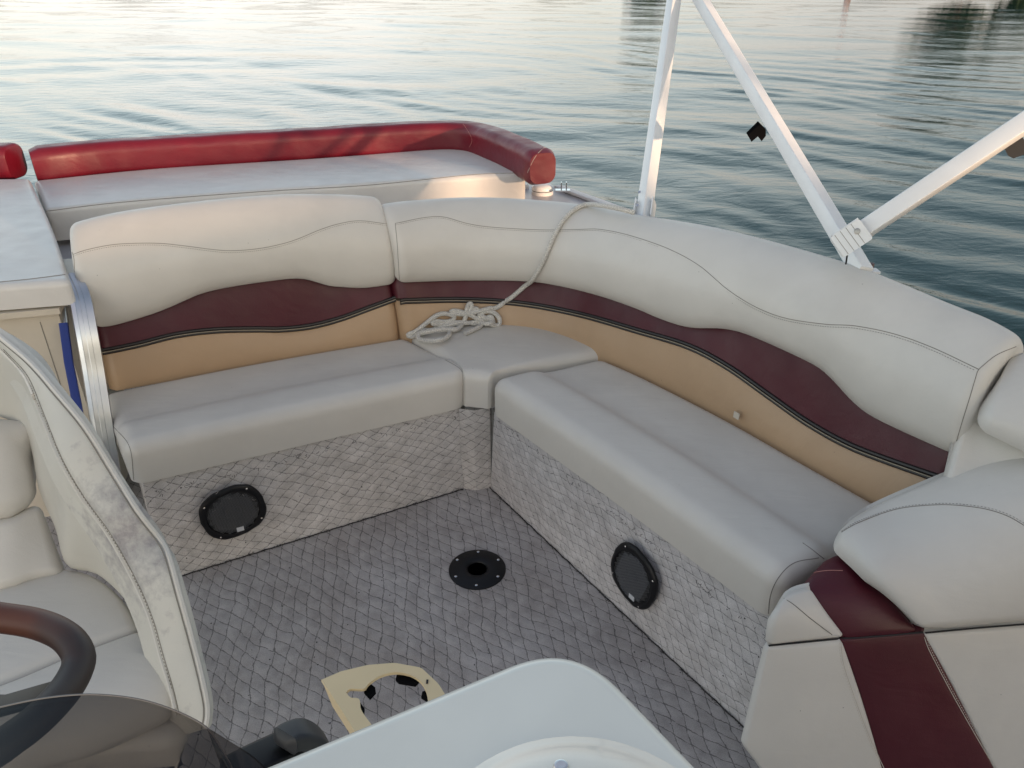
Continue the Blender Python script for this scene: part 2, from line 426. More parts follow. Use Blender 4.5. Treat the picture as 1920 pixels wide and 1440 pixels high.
M['greypanel'] = simple('grey_panel', (.42, .41, .43), .35, var=.06)
M['beige'] = simple('beige_panel', (.56, .50, .41), .45, var=.06, bumpS=30, bump=.2)
M['blue'] = simple('blue_plastic', (.006, .025, .18), .4)
M['creamplastic'] = simple('cream_plastic', (.70, .55, .33), .4, var=.04)
M['blackrub2'] = simple('grip_rubber', (.03, .031, .034), .5)
M['dullsteel'] = simple('dull_steel', (.3, .3, .29), .4, metal=1)
M['badge'] = simple('silver_badge', (.55, .56, .58), .35)
M['dark'] = simple('dark_inside', (.02, .02, .022), .8)

def carpet(name, c1, c2, ang1, ang2, sp1, sp2, linew=.11, line=(.02, .018, .02)):
    m, n, b, N, L = mat(name)
    uvn = N.new('ShaderNodeUVMap'); uvn.uv_map = 'UVMap'
    def noise(scale, det=3, vec=None, rgh=.5):
        t = N.new('ShaderNodeTexNoise'); t.inputs['Scale'].default_value = scale; t.inputs['Detail'].default_value = det; t.inputs['Roughness'].default_value = rgh
        L.new(vec or uvn.outputs[0], t.inputs['Vector']); return t
    def math_(op, a, bb=None, c=None, clamp=False):
        t = N.new('ShaderNodeMath'); t.operation = op; t.use_clamp = clamp
        for i, v in enumerate((a, bb, c)):
            if v is None: continue
            if hasattr(v, 'links'): L.new(v, t.inputs[i])
            else: t.inputs[i].default_value = v
        return t.outputs[0]
    # wobble
    def wob(scale, amp, v):
        w = noise(scale, 2); s1 = N.new('ShaderNodeVectorMath'); s1.operation = 'SUBTRACT'; s1.inputs[1].default_value = (.5, .5, .5); L.new(w.outputs['Color'], s1.inputs[0])
        s2 = N.new('ShaderNodeVectorMath'); s2.operation = 'SCALE'; s2.inputs['Scale'].default_value = amp; L.new(s1.outputs[0], s2.inputs[0])
        s3 = N.new('ShaderNodeVectorMath'); s3.operation = 'ADD'; L.new(v, s3.inputs[0]); L.new(s2.outputs[0], s3.inputs[1]); return s3.outputs[0]
    v = wob(6, .045, uvn.outputs[0]); v = wob(45, .009, v); v = wob(170, .004, v)
    def fam(a, sp, ph):
        d = N.new('ShaderNodeVectorMath'); d.operation = 'DOT_PRODUCT'; d.inputs[1].default_value = (-math.sin(R(a))/sp, math.cos(R(a))/sp, 0); L.new(v, d.inputs[0])
        x = math_('ADD', d.outputs['Value'], ph); fr = math_('FRACT', x); return math_('ABSOLUTE', math_('SUBTRACT', fr, .5))   # .5 on the line
    f1, f2 = fam(ang1, sp1, .1), fam(ang2, sp2, .37)
    mxx = math_('MAXIMUM', f1, f2)
    brk = noise(70, 3)
    lw = math_('MULTIPLY_ADD', brk.outputs['Fac'], linew*1.5, linew*-.38)
    edge = math_('SUBTRACT', .5, mxx)                     # 0 on line
    lm = math_('SUBTRACT', 1.0, math_('DIVIDE', edge, lw), clamp=True)
    both = math_('SUBTRACT', 1.0, math_('DIVIDE', math_('SUBTRACT', 1.0, math_('ADD', f1, f2)), .12), clamp=True)
    lm = math_('MAXIMUM', lm, math_('MULTIPLY', both, 1.0), clamp=True)
    lm = math_('POWER', lm, .8)
    big = noise(3.2, 5); bm_ = N.new('ShaderNodeMapRange'); bm_.inputs[1].default_value = .35; bm_.inputs[2].default_value = .65; L.new(big.outputs['Fac'], bm_.inputs[0])
    mixc = N.new('ShaderNodeMix'); mixc.data_type = 'RGBA'; mixc.inputs[6].default_value = (*c1, 1); mixc.inputs[7].default_value = (*c2, 1); L.new(bm_.outputs[0], mixc.inputs[0])
    fine = noise(420, 4, rgh=.7); fm = N.new('ShaderNodeMapRange'); fm.inputs[1].default_value = .3; fm.inputs[2].default_value = .7; fm.inputs[3].default_value = .70; fm.inputs[4].default_value = 1.25; L.new(fine.outputs['Fac'], fm.inputs[0])
    mid = noise(26, 4); mm = N.new('ShaderNodeMapRange'); mm.inputs[1].default_value = .3; mm.inputs[2].default_value = .7; mm.inputs[3].default_value = .82; mm.inputs[4].default_value = 1.12; L.new(mid.outputs['Fac'], mm.inputs[0])
    sc = N.new('ShaderNodeVectorMath'); sc.operation = 'SCALE'; L.new(mixc.outputs[2], sc.inputs[0]); L.new(math_('MULTIPLY', fm.outputs[0], mm.outputs[0]), sc.inputs['Scale'])
    m2 = N.new('ShaderNodeMix'); m2.data_type = 'RGBA'; m2.inputs[7].default_value = (*line, 1); L.new(math_('MULTIPLY', lm, .78), m2.inputs[0]); L.new(sc.outputs[0], m2.inputs[6])
    # grit specks
    vo = N.new('ShaderNodeTexVoronoi'); vo.inputs['Scale'].default_value = 22; L.new(uvn.outputs[0], vo.inputs['Vector'])
    m3 = N.new('ShaderNodeMix'); m3.data_type = 'RGBA'; m3.inputs[7].default_value = (.012, .01, .01, 1); L.new(math_('LESS_THAN', vo.outputs['Distance'], .05), m3.inputs[0]); L.new(m2.outputs[2], m3.inputs[6])
    L.new(m3.outputs[2], b.inputs['Base Color']); b.inputs['Roughness'].default_value = .93; b.inputs['Specular IOR Level'].default_value = .15
    b.inputs['Sheen Weight'].default_value = .15; b.inputs['Sheen Roughness'].default_value = .5
    dome = math_('MULTIPLY', math_('POWER', math_('SUBTRACT', 1.0, math_('MULTIPLY', f1, 2.0)), .45), math_('POWER', math_('SUBTRACT', 1.0, math_('MULTIPLY', f2, 2.0)), .45))
    h = math_('MULTIPLY_ADD', fine.outputs['Fac'], .35, dome)
    bp = N.new('ShaderNodeBump'); bp.inputs['Strength'].default_value = .55; bp.inputs['Distance'].default_value = .003; L.new(h, bp.inputs['Height']); L.new(bp.outputs[0], b.inputs['Normal'])
    return m
M['floor'] = carpet('quilted_carpet_floor', (.35, .315, .295), (.46, .43, .415), 97, -32, .036, .034)
M['riser'] = carpet('quilted_carpet_riser', (.52, .49, .465), (.60, .57, .55), 38, -30, .027, .027, linew=.11)
M['riser2'] = carpet('quilted_carpet_riser_long', (.51, .485, .48), (.59, .57, .565), 8, -52, .027, .027, linew=.11)

# ------------------------------------------------------------------ water, shore, far things
def make_water():
    a_f = np.linspace(R(38), R(142), 1000); a_b = np.linspace(R(142), R(398), 60)[1:-1]
    A = np.r_[a_f, a_b]; nr = 760
    rad = np.r_[1.0*np.exp(np.linspace(0, math.log(500), nr))]; rad = np.r_[rad, 900, 2000, 5000]
    AA, RR = np.meshgrid(A, rad, indexing='ij'); X = RR*np.cos(AA); Y = RR*np.sin(AA)
    dr = RR*math.log(500)/nr
    H = np.zeros_like(X)
    warpx = .6*np.sin(X*.31+Y*.23)+.35*np.sin(X*.83-Y*.47+2); warpy = .5*np.sin(X*.27-Y*.35+1)+.3*np.sin(X*.7+Y*.9)
    Xw, Yw = X+warpx, Y+warpy
    env = .78+.27/(1+np.exp(-(X-.2-0.12*Y)*1.1))
    patch = .75+.35*np.sin(X*.35+1.3*np.sin(Y*.21))*np.sin(Y*.4+np.sin(X*.3))
    def comp(n, lam0, lam1, mean, spread, slope, e):
        nonlocal H
        for _ in range(n):
            lam = math.exp(rng.uniform(math.log(lam0), math.log(lam1))); th = R(mean+rng.normal()*spread); k = 2*math.pi/lam
            amp = slope/k/math.sqrt(n)*1.41
            ph = k*(Xw*math.cos(th)+Yw*math.sin(th))+rng.uniform(0, 6.28)
            fade = np.clip((lam/dr-3)/4, 0, 1)
            H += amp*np.sin(ph)*fade*e
    comp(16, .35, 1.3, 48, 11, .095, env*patch)          # wake rolling in from the right
    comp(22, .12, .4, 70, 30, .04, patch*env)
    comp(16, 1.2, 4.5, 85, 20, .024, 1.0+0*X)
    comp(14, .18, .6, 40, 25, .022, env)
    V = np.stack([X, Y, WATER_Z+H], -1).reshape(-1, 3)
    na, nn = X.shape
    i, j = np.meshgrid(np.arange(na), np.arange(nn-1), indexing='ij'); i2 = (i+1) % na
    q = np.stack([i*nn+j, i*nn+j+1, i2*nn+j+1, i2*nn+j], -1).reshape(-1, 4)
    V = np.vstack([V, [[0, 0, WATER_Z]]])
    me = bpy.data.meshes.new('water'); nv = len(V); nf = len(q)
    tri = np.stack([np.full(na, nv-1), np.arange(na)*nn, ((np.arange(na)+1) % na)*nn], -1)
    loops = np.r_[q.ravel(), tri.ravel()]
    me.vertices.add(nv); me.vertices.foreach_set('co', V.ravel())
    me.loops.add(len(loops)); me.loops.foreach_set('vertex_index', loops.astype(np.int32))
    me.polygons.add(nf+na); st = np.r_[np.arange(nf)*4, nf*4+np.arange(na)*3]
    me.polygons.foreach_set('loop_start', st.astype(np.int32)); 
    me.polygons.foreach_set('use_smooth', np.ones(nf+na, bool))
    me.update(calc_edges=True); me.validate()
    m, n, b, N, L = mat('lake_water')
    b.inputs['Base Color'].default_value = (.008, .036, .036, 1); b.inputs['Roughness'].default_value = .03; b.inputs['IOR'].default_value = 1.333
    tc = N.new('ShaderNodeTexCoord'); mp = N.new('ShaderNodeMapping'); mp.inputs['Rotation'].default_value = (0, 0, R(12)); mp.inputs['Scale'].default_value = (1.7, 3.2, 1)
    L.new(tc.outputs['Object'], mp.inputs[0])
    nz = N.new('ShaderNodeTexNoise'); nz.inputs['Scale'].default_value = 1.3; nz.inputs['Detail'].default_value = 5; nz.inputs['Roughness'].default_value = .55; nz.inputs['Distortion'].default_value = .4
    L.new(mp.outputs[0], nz.inputs['Vector'])
    bp = N.new('ShaderNodeBump'); bp.inputs['Strength'].default_value = .27; bp.inputs['Distance'].default_value = .05
    L.new(nz.outputs['Fac'], bp.inputs['Height']); L.new(bp.outputs[0], b.inputs['Normal'])
    me.materials.append(m)
    o = bpy.data.objects.new('water', me); C.objects.link(o)
    # outward normals up
    if me.polygons[0].normal.z < 0: me.flip_normals()
    tag(o, kind='structure')
make_water()

M['leaf'] = simple('tree_leaf', (.022, .05, .012), .7, var=.4)
M['bark'] = simple('bark', (.10, .075, .05), .8)
M['bank'] = simple('bank_soil', (.10, .09, .05), .9, var=.3)
def tree(px, d, h, w, label):
    base = Z(px, 0, WATER_Z); dr = Vector((base.x, base.y, 0)).normalized(); b = dr*d; b.z = WATER_Z+.3
    t = thing('lakeside_tree', b, label, 'tree', 'trees on the far shore')
    mb = MB(); mb.tube([b, b+Vector((.1, 0, h*.4)), b+Vector((0, .1, h*.8))], [w*.06, w*.045, .04], 8)
    for k in range(6):
        a = k*1.05; z0 = h*(.3+.07*k); mb.tube([b+Vector((0, 0, z0)), b+Vector((math.cos(a)*w*.3, math.sin(a)*w*.3, z0+h*.2))], [w*.025, .02], 6)
    mb.build('trunk', M['bark'], t)
    V = []; Fc = []
    cl = [(rng.normal(size=3)*np.array([w*.22, w*.22, h*.17])+np.array([0, 0, h*.5]), rng.uniform(.12, .24)*w) for _ in range(44)]
    for c, r_ in cl:
        for _ in range(150):
            p = rng.normal(size=3); p = p/np.linalg.norm(p)*r_*rng.uniform(.5, 1)+c+np.array(b)
            a = rng.normal(size=3); a /= np.linalg.norm(a); q = np.cross(a, rng.normal(size=3)); q /= np.linalg.norm(q); s = rng.uniform(.2, .38)
            n0 = len(V); V += [p-a*s, p+q*s*.6, p+a*s, p-q*s*.6]; Fc.append((n0, n0+1, n0+2, n0+3))
    obj('crown', V, Fc, M['leaf'], t, smooth=False)
tree(1800, 62, 4.3, 3.8, 'tall rounded green tree on the far shore, mirrored dark green at the upper right')
tree(1915, 66, 2.3, 2.6, 'lower bushy green tree on the far shore, furthest right of the three')
tree(1215, 85, 3.4, 4.0, 'small green tree on the far shore behind the folded white frame poles')
# low bank beyond the water
def bank():
    V = []; Fc = []
    n = 120
    for i in range(n+1):
        a = R(30+120*i/n); d = 92+6*math.sin(i*.5)+3*math.sin(i*1.7)
        for dd, z in ((0, WATER_Z-.5), (1.5, WATER_Z+.25+.1*math.sin(i)), (12, WATER_Z+.9+.3*math.sin(i*.7)), (60, WATER_Z+1.2)):
            V.append((math.cos(a)*(d+dd), math.sin(a)*(d+dd), z))
    for i in range(n):
        for k in range(3): Fc.append((i*4+k, i*4+k+1, i*4+k+5, i*4+k+4))
    tag(obj('shore', V, Fc, M['bank']), kind='structure')
bank()
pb = Z(1590, -6, WATER_Z)
mb = MB(); mb.lathe(pb-Vector((0, 0, .5)), (0, 0, 1), [(.20, 0), (.22, .55), (.20, 1.6), (.17, 1.75), (.0, 1.85)], 16)
tag(mb.build('channel_marker', simple('marker_paint', (.72, .5, .44), .5, var=.2), origin=pb), 'pinkish white marker post far out in the lake, mirrored as a wavy streak', 'marker post')

# unseen wall and roof added on the sun side to shade the seats
ax_s = Vector((math.sin(SUN_AZ), math.cos(SUN_AZ), 0)); ax_w = Vector((.66, .75, 0)).normalized()
def SW(a, w, z): return ax_s*a+ax_w*w+Vector((0, 0, z))
sh = thing('sun_blocker', SW(9.5, -2, WATER_Z), 'unseen wall and roof added behind the viewer to keep low sun off the seats', 'sun blocker')
M['wood'] = simple('blocker_boards', (.16, .11, .07), .8, var=.25)
ax3 = (ax_s, ax_w, Vector((0, 0, 1)))
mb = MB(); mb.box(SW(9, -3.4, .79), (.12, 11.5, 2.88), ax3); mb.build('wall', M['wood'], sh)
mb = MB(); mb.box(SW(10.7, -3.4, 2.20), (3.2, 11.2, .12), ax3); mb.build('roof', M['wood'], sh)
for w in (-9, -3.5, 2.0): MB().box(SW(11.8, w, .5), (.18, .18, 3.2), ax3).build('post', M['wood'], sh)
for (w, zz, wd) in ((2.62, 4.4, .10), (3.0, 4.4, .07)):  # unseen bars added to cast dark streaks on the red bolster
    o = MB().box(SW(7.5, w, WATER_Z+zz/2-.4), (wd, wd, zz), ax3).build('shadow_bar', M['wood'], origin=SW(7.5, w, WATER_Z))
    tag(o, 'unseen bar added behind the viewer to shade the red bolster, the %s of two' % ('thicker' if wd > .08 else 'thinner'), 'shadow bar', 'shadow bars beside the sun blocker')

# ------------------------------------------------------------------ deck and hull
deck = [(-2.6, -2.2), (2.2, -2.2), (1.75, 2.2), (1.0, 2.95), (.6, 3.05), (-2.2, 3.1)]
mb = MB().prism([(x, y, -.06) for x, y in deck], (0, 0, 1), .06)
tag(mb.build('deck', M['floor'], uv=lambda c: (c.x, c.y), smooth=False), kind='structure')
mb = MB().prism([(x*1.0, y*1.0, -.3) for x, y in deck], (0, 0, 1), .235)
hull = thing('boat_hull', (0, 0, -.3), 'aluminium trim and pontoons carrying the deck of the boat', 'hull')
mb.build('deck_frame', M['alu'], hull, smooth=False)
for x in (-1.9, 1.2):
    MB().tube([(x, -2.4, -.62), (x, -1.5, -.62), (x, 2.2, -.62), (x, 2.7, -.6), (x, 2.95, -.5)], [.3, .32, .32, .25, .1], 20).build('pontoon', M['alu'], hull)

# ------------------------------------------------------------------ backrests
class Rail:
    """a plan curve with arc length; offsets go to the back (away from the sitter)"""
    def __init__(s, pts, side=1, n=200, ext=(0, 0)):
        P = cat([(p[0], p[1]) for p in pts], n)
        d0 = P[0]-P[3]; d0 /= np.linalg.norm(d0); d1 = P[-1]-P[-4]; d1 /= np.linalg.norm(d1)
        if ext[0]: P = np.vstack([P[0]+d0*ext[0], P])
        if ext[1]: P = np.vstack([P, P[-1]+d1*ext[1]])
        s.P = cat(P, 300) if False else P
        s.L = np.r_[0, np.cumsum(np.linalg.norm(np.diff(P, axis=0), axis=1))]
        tg = np.gradient(P, s.L, axis=0); tg /= np.linalg.norm(tg, axis=1, keepdims=True)
        k = 15; ker = np.ones(k)/k
        tg = np.stack([np.convolve(np.pad(tg[:, c], k//2, 'edge'), ker, 'valid') for c in (0, 1)], 1); tg /= np.linalg.norm(tg, axis=1, keepdims=True)
        s.N = np.stack([-tg[:, 1], tg[:, 0]], 1)*side
    def at(s, u, off):
        u = np.asarray(u, float); off = np.asarray(off, float)
        x = np.interp(u, s.L, s.P[:, 0])+np.interp(u, s.L, s.N[:, 0])*off
        y = np.interp(u, s.L, s.P[:, 1])+np.interp(u, s.L, s.N[:, 1])*off
        return x, y
    def trace(s, px, off):
        Q = s.P+s.N*off; out = []
        for x, y, _ in cat([(a, b, 0) for a, b in px], 80):
            d = ray(x, y); dx, dy = d.x, d.y
            cr_ = Q[:, 0]*dy-Q[:, 1]*dx
            for i in np.where(cr_[:-1]*cr_[1:] <= 0)[0]:
                t = cr_[i]/(cr_[i]-cr_[i+1]+1e-12); q = Q[i]*(1-t)+Q[i+1]*t
                k = math.hypot(*q)/math.hypot(dx, dy); out.append((s.L[i]*(1-t)+s.L[i+1]*t, CAM_H+d.z*k)); break
        out.sort(); A = np.array(out); return lambda u, A=A: np.interp(u, A[:, 0], A[:, 1]), A[0, 0], A[-1, 0]

SEAT = .46
railL = Rail([Z(190, 716, SEAT), Z(380, 682, SEAT), Z(560, 651, SEAT), Z(748, 621, SEAT)], 1, ext=(.15, .1))
railR = Rail([Z(757, 628, SEAT), Z(800, 619, SEAT), Z(865, 611, SEAT), Z(930, 609, SEAT), Z(1000, 615, SEAT), Z(1060, 630, SEAT), Z(1120, 655, SEAT), Z(1220, 700, SEAT), Z(1373, 777, SEAT), Z(1520, 858, SEAT), Z(1639, 924, SEAT), Z(1700, 958, SEAT)], 1, n=400, ext=(.12, .35))

def backrest(rail, sil, padb, stripe, label, s_ends=(0, 0), topoff=.15):
    zt, a0, a1 = rail.trace(sil, topoff); zb, b0, b1 = rail.trace(padb, 0.0); zs, c0, c1 = rail.trace(stripe, .03)
    s0, s1 = (b0, b1); s0 += s_ends[0]; s1 += s_ends[1]
    print('TOP z', [round(float(zt(x)), 3) for x in np.linspace(s0, s1, 8)], 'padb', [round(float(zb(x)), 3) for x in np.linspace(s0, s1, 8)], 'str', [round(float(zs(x)), 3) for x in np.linspace(s0, s1, 8)], s0, s1)
    cx, cy = rail.at((s0+s1)/2, .1)
    t = thing('backrest', (float(cx), float(cy), SEAT), label, 'backrest')
    L = s1-s0
    kk = np.linspace(0, 1, 8)
    offs = np.array([.035, .0, -.004, .03, .085, .15, .205, .235])
    def surf(u, v):
        s_ = s0+u*L; b_, t_ = zb(s_)-.017, zt(s_); h = t_-b_
        zz = np.stack([b_, b_+.2*h, b_+.5*h, b_+.76*h, b_+.93*h, t_, t_-.03, t_-.13], 0)
        # smooth interpolation in v
        x = v*7; i = np.clip(np.floor(x).astype(int), 0, 6); f = x-i
        def g(arr, idx):
            idx = np.clip(idx, 0, 7)
            return np.take_along_axis(arr, idx[None], 0)[0] if arr.ndim > 1 and arr.shape[1:] == idx.shape else arr[idx]
        OO = offs
        def cr4(get):
            p0, p1, p2, p3 = get(i-1), get(i), get(i+1), get(i+2)
            return .5*((2*p1)+(-p0+p2)*f+(2*p0-5*p1+4*p2-p3)*f**2+(-p0+3*p1-3*p2+p3)*f**3)
        o_ = cr4(lambda k: OO[np.clip(k, 0, 7)]); z_ = cr4(lambda k: g(zz, k))
        X, Y = rail.at(s_, o_)
        return np.stack([X, Y, z_], -1)
    mid = rail.at((s0+s1)/2, -1); c0_ = rail.at((s0+s1)/2, 0)
    pad = pillow('headrest_pad', surf, L, .62, .05, .035, M['cream'], t, (mid[0]-c0_[0], mid[1]-c0_[1], .1), bulge=.0, step=.02)
    # lower panels
    n = int(L/.02)+2
    def strip(name, lo, hi, olo, ohi, mt, rows=5, th=.02, ss=(s0+.006, s1-.006), bul=.006):
        U = np.linspace(ss[0], ss[1], n); V = []; Fc = []
        for i, s_ in enumerate(U):
            for k in range(rows+1):
                f = k/rows; off = olo(s_)*(1-f)+ohi(s_)*f-bul*math.sin(math.pi*f); z = lo(s_)*(1-f)+hi(s_)*f
                e = min(s_-ss[0], ss[1]-s_); off += max(0, .03-e)**2/.03*.9
                x, y = rail.at(s_, off); V.append((x, y, z))
        m_ = rows+1
        for i in range(n-1):
            for k in range(rows): Fc.append((i*m_+k, i*m_+k+1, (i+1)*m_+k+1, (i+1)*m_+k))
        # thicken to the back
        V = np.array(V); nb = len(V); B = []
        for i, s_ in enumerate(U):
            for k in range(m_):
                x, y = rail.at(s_, .12); B.append((x, y, V[i*m_+k][2]))
        V = np.vstack([V, B])
        for i in range(n-1):
            for k in (0, rows): Fc.append((i*m_+k, (i+1)*m_+k, (i+1)*m_+k+nb, i*m_+k+nb))
        for i in (0, n-1):
            for k in range(rows): Fc.append((i*m_+k, i*m_+k+1, i*m_+k+1+nb, i*m_+k+nb))
        return obj(name, V, Fc, mt, t, sharp=60)
    off_s = lambda s_: .03
    strip('tan_panel', lambda s_: SEAT-.04, lambda s_: float(zs(s_))-.012, lambda s_: -.004, off_s, M['tan'], bul=.008)
    strip('maroon_panel', lambda s_: float(zs(s_)), lambda s_: float(zb(s_))+.06, off_s, lambda s_: .09, M['maroon'], bul=.004)
    U = np.linspace(s0+.01, s1-.01, n*2)
    def line(dz, r_, o_, nm, mt):
        pts = [(*[float(c) for c in rail.at(s_, o_)], float(zs(s_))+dz) for s_ in U]
        return MB().tube(pts, r_, 8).build(nm, mt, t)
    line(-.001, .0058, .029, 'upper_welt', M['welt']); line(-.0125, .0058, .028, 'lower_welt', M['welt']); line(-.0068, .0015, .0225, 'piping', M['oldcord'])
    return t, pad, (zt, zb, zs, s0, s1)

silL = [(105, 433), (128, 422), (219, 399), (365, 379), (510, 366), (620, 365), (686, 368), (716, 373), (738, 380)]
padL = [(166, 616), (204, 616), (273, 597), (321, 579), (383, 552), (456, 537), (547, 525), (583, 528), (620, 539), (675, 543), (705, 541), (738, 536)]
strL = [(170, 660), (255, 643), (328, 625), (401, 616), (474, 614), (529, 614), (583, 608), (638, 594), (693, 574), (745, 555)]
bl, padl, infL = backrest(railL, silL, padL, strL, 'short straight cream backrest behind the bench left of the rope', s_ends=(0, .02))
silR = [(700, 386), (728, 382), (759, 378), (869, 371), (978, 374), (1087, 384), (1197, 404), (1270, 415), (1350, 430), (1475, 462), (1585, 495), (1657, 522), (1767, 568), (1840, 597), (1887, 622), (1930, 650)]
padR = [(748, 532), (869, 529), (978, 530), (1033, 537), (1106, 554), (1179, 579), (1230, 601), (1282, 616), (1348, 618), (1402, 633), (1512, 684), (1548, 713), (1585, 754), (1621, 783), (1694, 819), (1790, 861)]
strR = [(759, 561), (869, 559), (978, 566), (1087, 586), (1197, 617), (1293, 646), (1366, 684), (1439, 735), (1512, 786), (1585, 827), (1657, 856), (1790, 902)]
br, padr, infR = backrest(railR, silR, padR, strR, 'long cream backrest curving round the corner to the right of the rope')
tl = bvh([padl]); tr = bvh([padr])
seam(tl, [(137, 477), (164, 468), (219, 458), (292, 456), (346, 461), (401, 468), (438, 470), (492, 465), (547, 452), (602, 430), (638, 419), (675, 414), (726, 420)], padl, M['thread'], stitch=M['thread'])
seam(tl, [(116, 440), (137, 477), (140, 510), (146, 550), (166, 605)], padl, M['thread'])
seam(tr, [(741, 419), (796, 408), (832, 407), (876, 419), (923, 426), (1015, 431), (1087, 430), (1124, 430), (1179, 441), (1252, 466), (1311, 498), (1366, 544), (1420, 577), (1475, 597), (1548, 608), (1603, 611), (1676, 626), (1749, 652), (1836, 693)], padr, M['thread'], stitch=M['thread'])
seam(tr, [(1905, 650), (1880, 660), (1862, 670), (1836, 692), (1832, 699), (1818, 746), (1803, 794), (1787, 850)], padr, M['thread'])
seam(tr, [(741, 419), (745, 460), (749, 525)], padr, M['thread'])

# ------------------------------------------------------------------ benches
CB = .33
def riser(px, top, parent, m, back=.38):
    (x0, y0), (x1, y1) = px; a, b = Z(x0, y0, 0), Z(x1, y1, 0); d = (b-a).normalized(); n = Vector((-d.y, d.x, 0))
    V = []; Fc = []; nx, nz_ = 40, 12
    ta, tb_ = Z(*top[0], CB)+n*.012, Z(*top[1], CB)+n*.012
    for i in range(nx+1):
        for k in range(nz_+1):
            p = a.lerp(b, i/nx).lerp(ta.lerp(tb_, i/nx), k/nz_); z = CB*k/nz_
            p = p-n*(.003*math.sin(i*1.3)*math.sin(k*.9)); V.append((p.x, p.y, z))
    w = nz_+1
    Fc = [(i*w+k, i*w+k+1, (i+1)*w+k+1, (i+1)*w+k) for i in range(nx) for k in range(nz_)]
    o = len(V)
    for p in (a, b): 
        for z in (0, CB): V.append(tuple(p+n*back+Vector((0, 0, z))))
    Fc += [(o, o+1, o+3, o+2)]
    Fc += [tuple([0]+[k for k in range(1, w)]+[o+1, o]), tuple([nx*w+k for k in range(w)]+[o+3, o+2])]
    return obj('seat_base', V, Fc, m, parent, uv=lambda c: ((Vector((c.x, c.y, 0))-a).dot(d), c.z), smooth=False), a, b, d, n

def crease(pos, w, depth, lo):
    """profile along v: front part (v<pos) raised over the back part"""
    return lambda U, V: -lo*(1/(1+np.exp(-(V-pos)/w)))-depth*np.exp(-((V-pos)/(w*1.2))**2)
bench1 = thing('bench_seat', Z(600, 980, 0), 'short cream bench seat with a straight grey quilted base, left of the corner', 'bench', 'L shaped bench seating')
rb1, a1_, b1_, d1_, n1_ = riser([(300, 1092), (868, 917)], [(268, 907), (868, 766)], bench1, M['riser'])
up_ = lambda x, y, z0=CB, z1=SEAT: Vector((*Z(x, y, z0)[:2], z1))
fL = [up_(250, 911), up_(560, 837), up_(872, 764)]
f, lu, lv = coons(fL, [Z(181, 723, SEAT), Z(460, 669, SEAT), Z(760, 618, SEAT)], [fL[0], Z(212, 795, SEAT), Z(181, 723, SEAT)], [fL[2], Z(866, 676, SEAT), Z(760, 618, SEAT)])
c1 = pillow('seat_cushion', f, lu, lv, SEAT-CB, .042, M['cream'], bench1, (0, 0, 1), bulge=.006, disp=crease(.40, .042, .003, .022), step=.012)
tb = bvh([c1])
seam(tb, [(213, 800), (243, 838), (251, 900)], c1, M['thread']); 
seam(tb, [(778, 640), (830, 672), (868, 700), (873, 760)], c1, M['thread'])

bench3 = thing('bench_seat', Z(1150, 1130, 0), 'long cream bench seat running from the corner towards the viewer on the right', 'bench', 'L shaped bench seating')
rb3, a3_, b3_, d3_, n3_ = riser([(920, 915), (1440, 1406)], [(921, 774), (1455, 1173)], bench3, M['riser2'])
fR = [up_(918, 771), up_(1180, 962), up_(1447, 1166)]
f, lu, lv = coons(fR, [Z(1128, 655, SEAT+.01), Z(1220, 695, SEAT+.01), Z(1373, 771, SEAT+.01), Z(1520, 852, SEAT+.01), Z(1710, 955, SEAT+.01)], [fR[0], Z(1000, 686, SEAT), Z(1128, 655, SEAT+.01)], [fR[2], Z(1560, 1035, SEAT), Z(1710, 955, SEAT+.01)])
c3 = pillow('seat_cushion', f, lu, lv, SEAT-CB, .045, M['cream'], bench3, (0, 0, 1), bulge=.006, disp=crease(.42, .034, .004, .023), step=.012)
tb = bvh([c3])
seam(tb, [(1440, 1158), (1445, 1115), (1462, 1080), (1490, 1055), (1535, 1046)], c3, M['thread'])
seam(tb, [(912, 758), (915, 715), (930, 690), (960, 682), (990, 684)], c3, M['thread'])
seam(tb, [(1505, 1018), (1522, 1030), (1545, 1048)], c3, M['thread'])

corner = thing('corner_seat', Z(895, 916, 0), 'small wedge shaped cream corner seat between the two benches, with rope lying on it', 'corner seat', 'L shaped bench seating')
f, lu, lv = coons([up_(872, 762), up_(894, 765), up_(918, 767)], [Z(765, 625, SEAT-.006), Z(850, 600, SEAT-.006), Z(930, 598, SEAT-.006), Z(1040, 610, SEAT-.006), Z(1150, 655, SEAT-.006)], [up_(872, 762), Z(850, 680, SEAT-.006), Z(765, 625, SEAT-.006)], [up_(918, 767), Z(960, 690, SEAT-.006), Z(1150, 655, SEAT-.006)])
c2 = pillow('seat_cushion', f, lu, lv, SEAT-CB-.006, .03, M['cream'], corner, (0, 0, 1), bulge=.01, step=.012)
rp = [Z(866, 918, 0), Z(893, 922, 0), Z(921, 916, 0)]
V = []; Fc = []
for p in rp: V += [(p.x, p.y+.008, 0), (p.x, p.y+.008, CB)]
V += [(rp[2].x, rp[2].y+.3, 0), (rp[2].x, rp[2].y+.3, CB), (rp[0].x, rp[0].y+.3, 0), (rp[0].x, rp[0].y+.3, CB)]
Fc = [(0, 1, 3, 2), (2, 3, 5, 4), (4, 5, 7, 6), (8, 9, 1, 0)]
obj('seat_base', V, Fc, M['riser'], corner, uv=lambda c: (c.x+3, c.z), smooth=False)

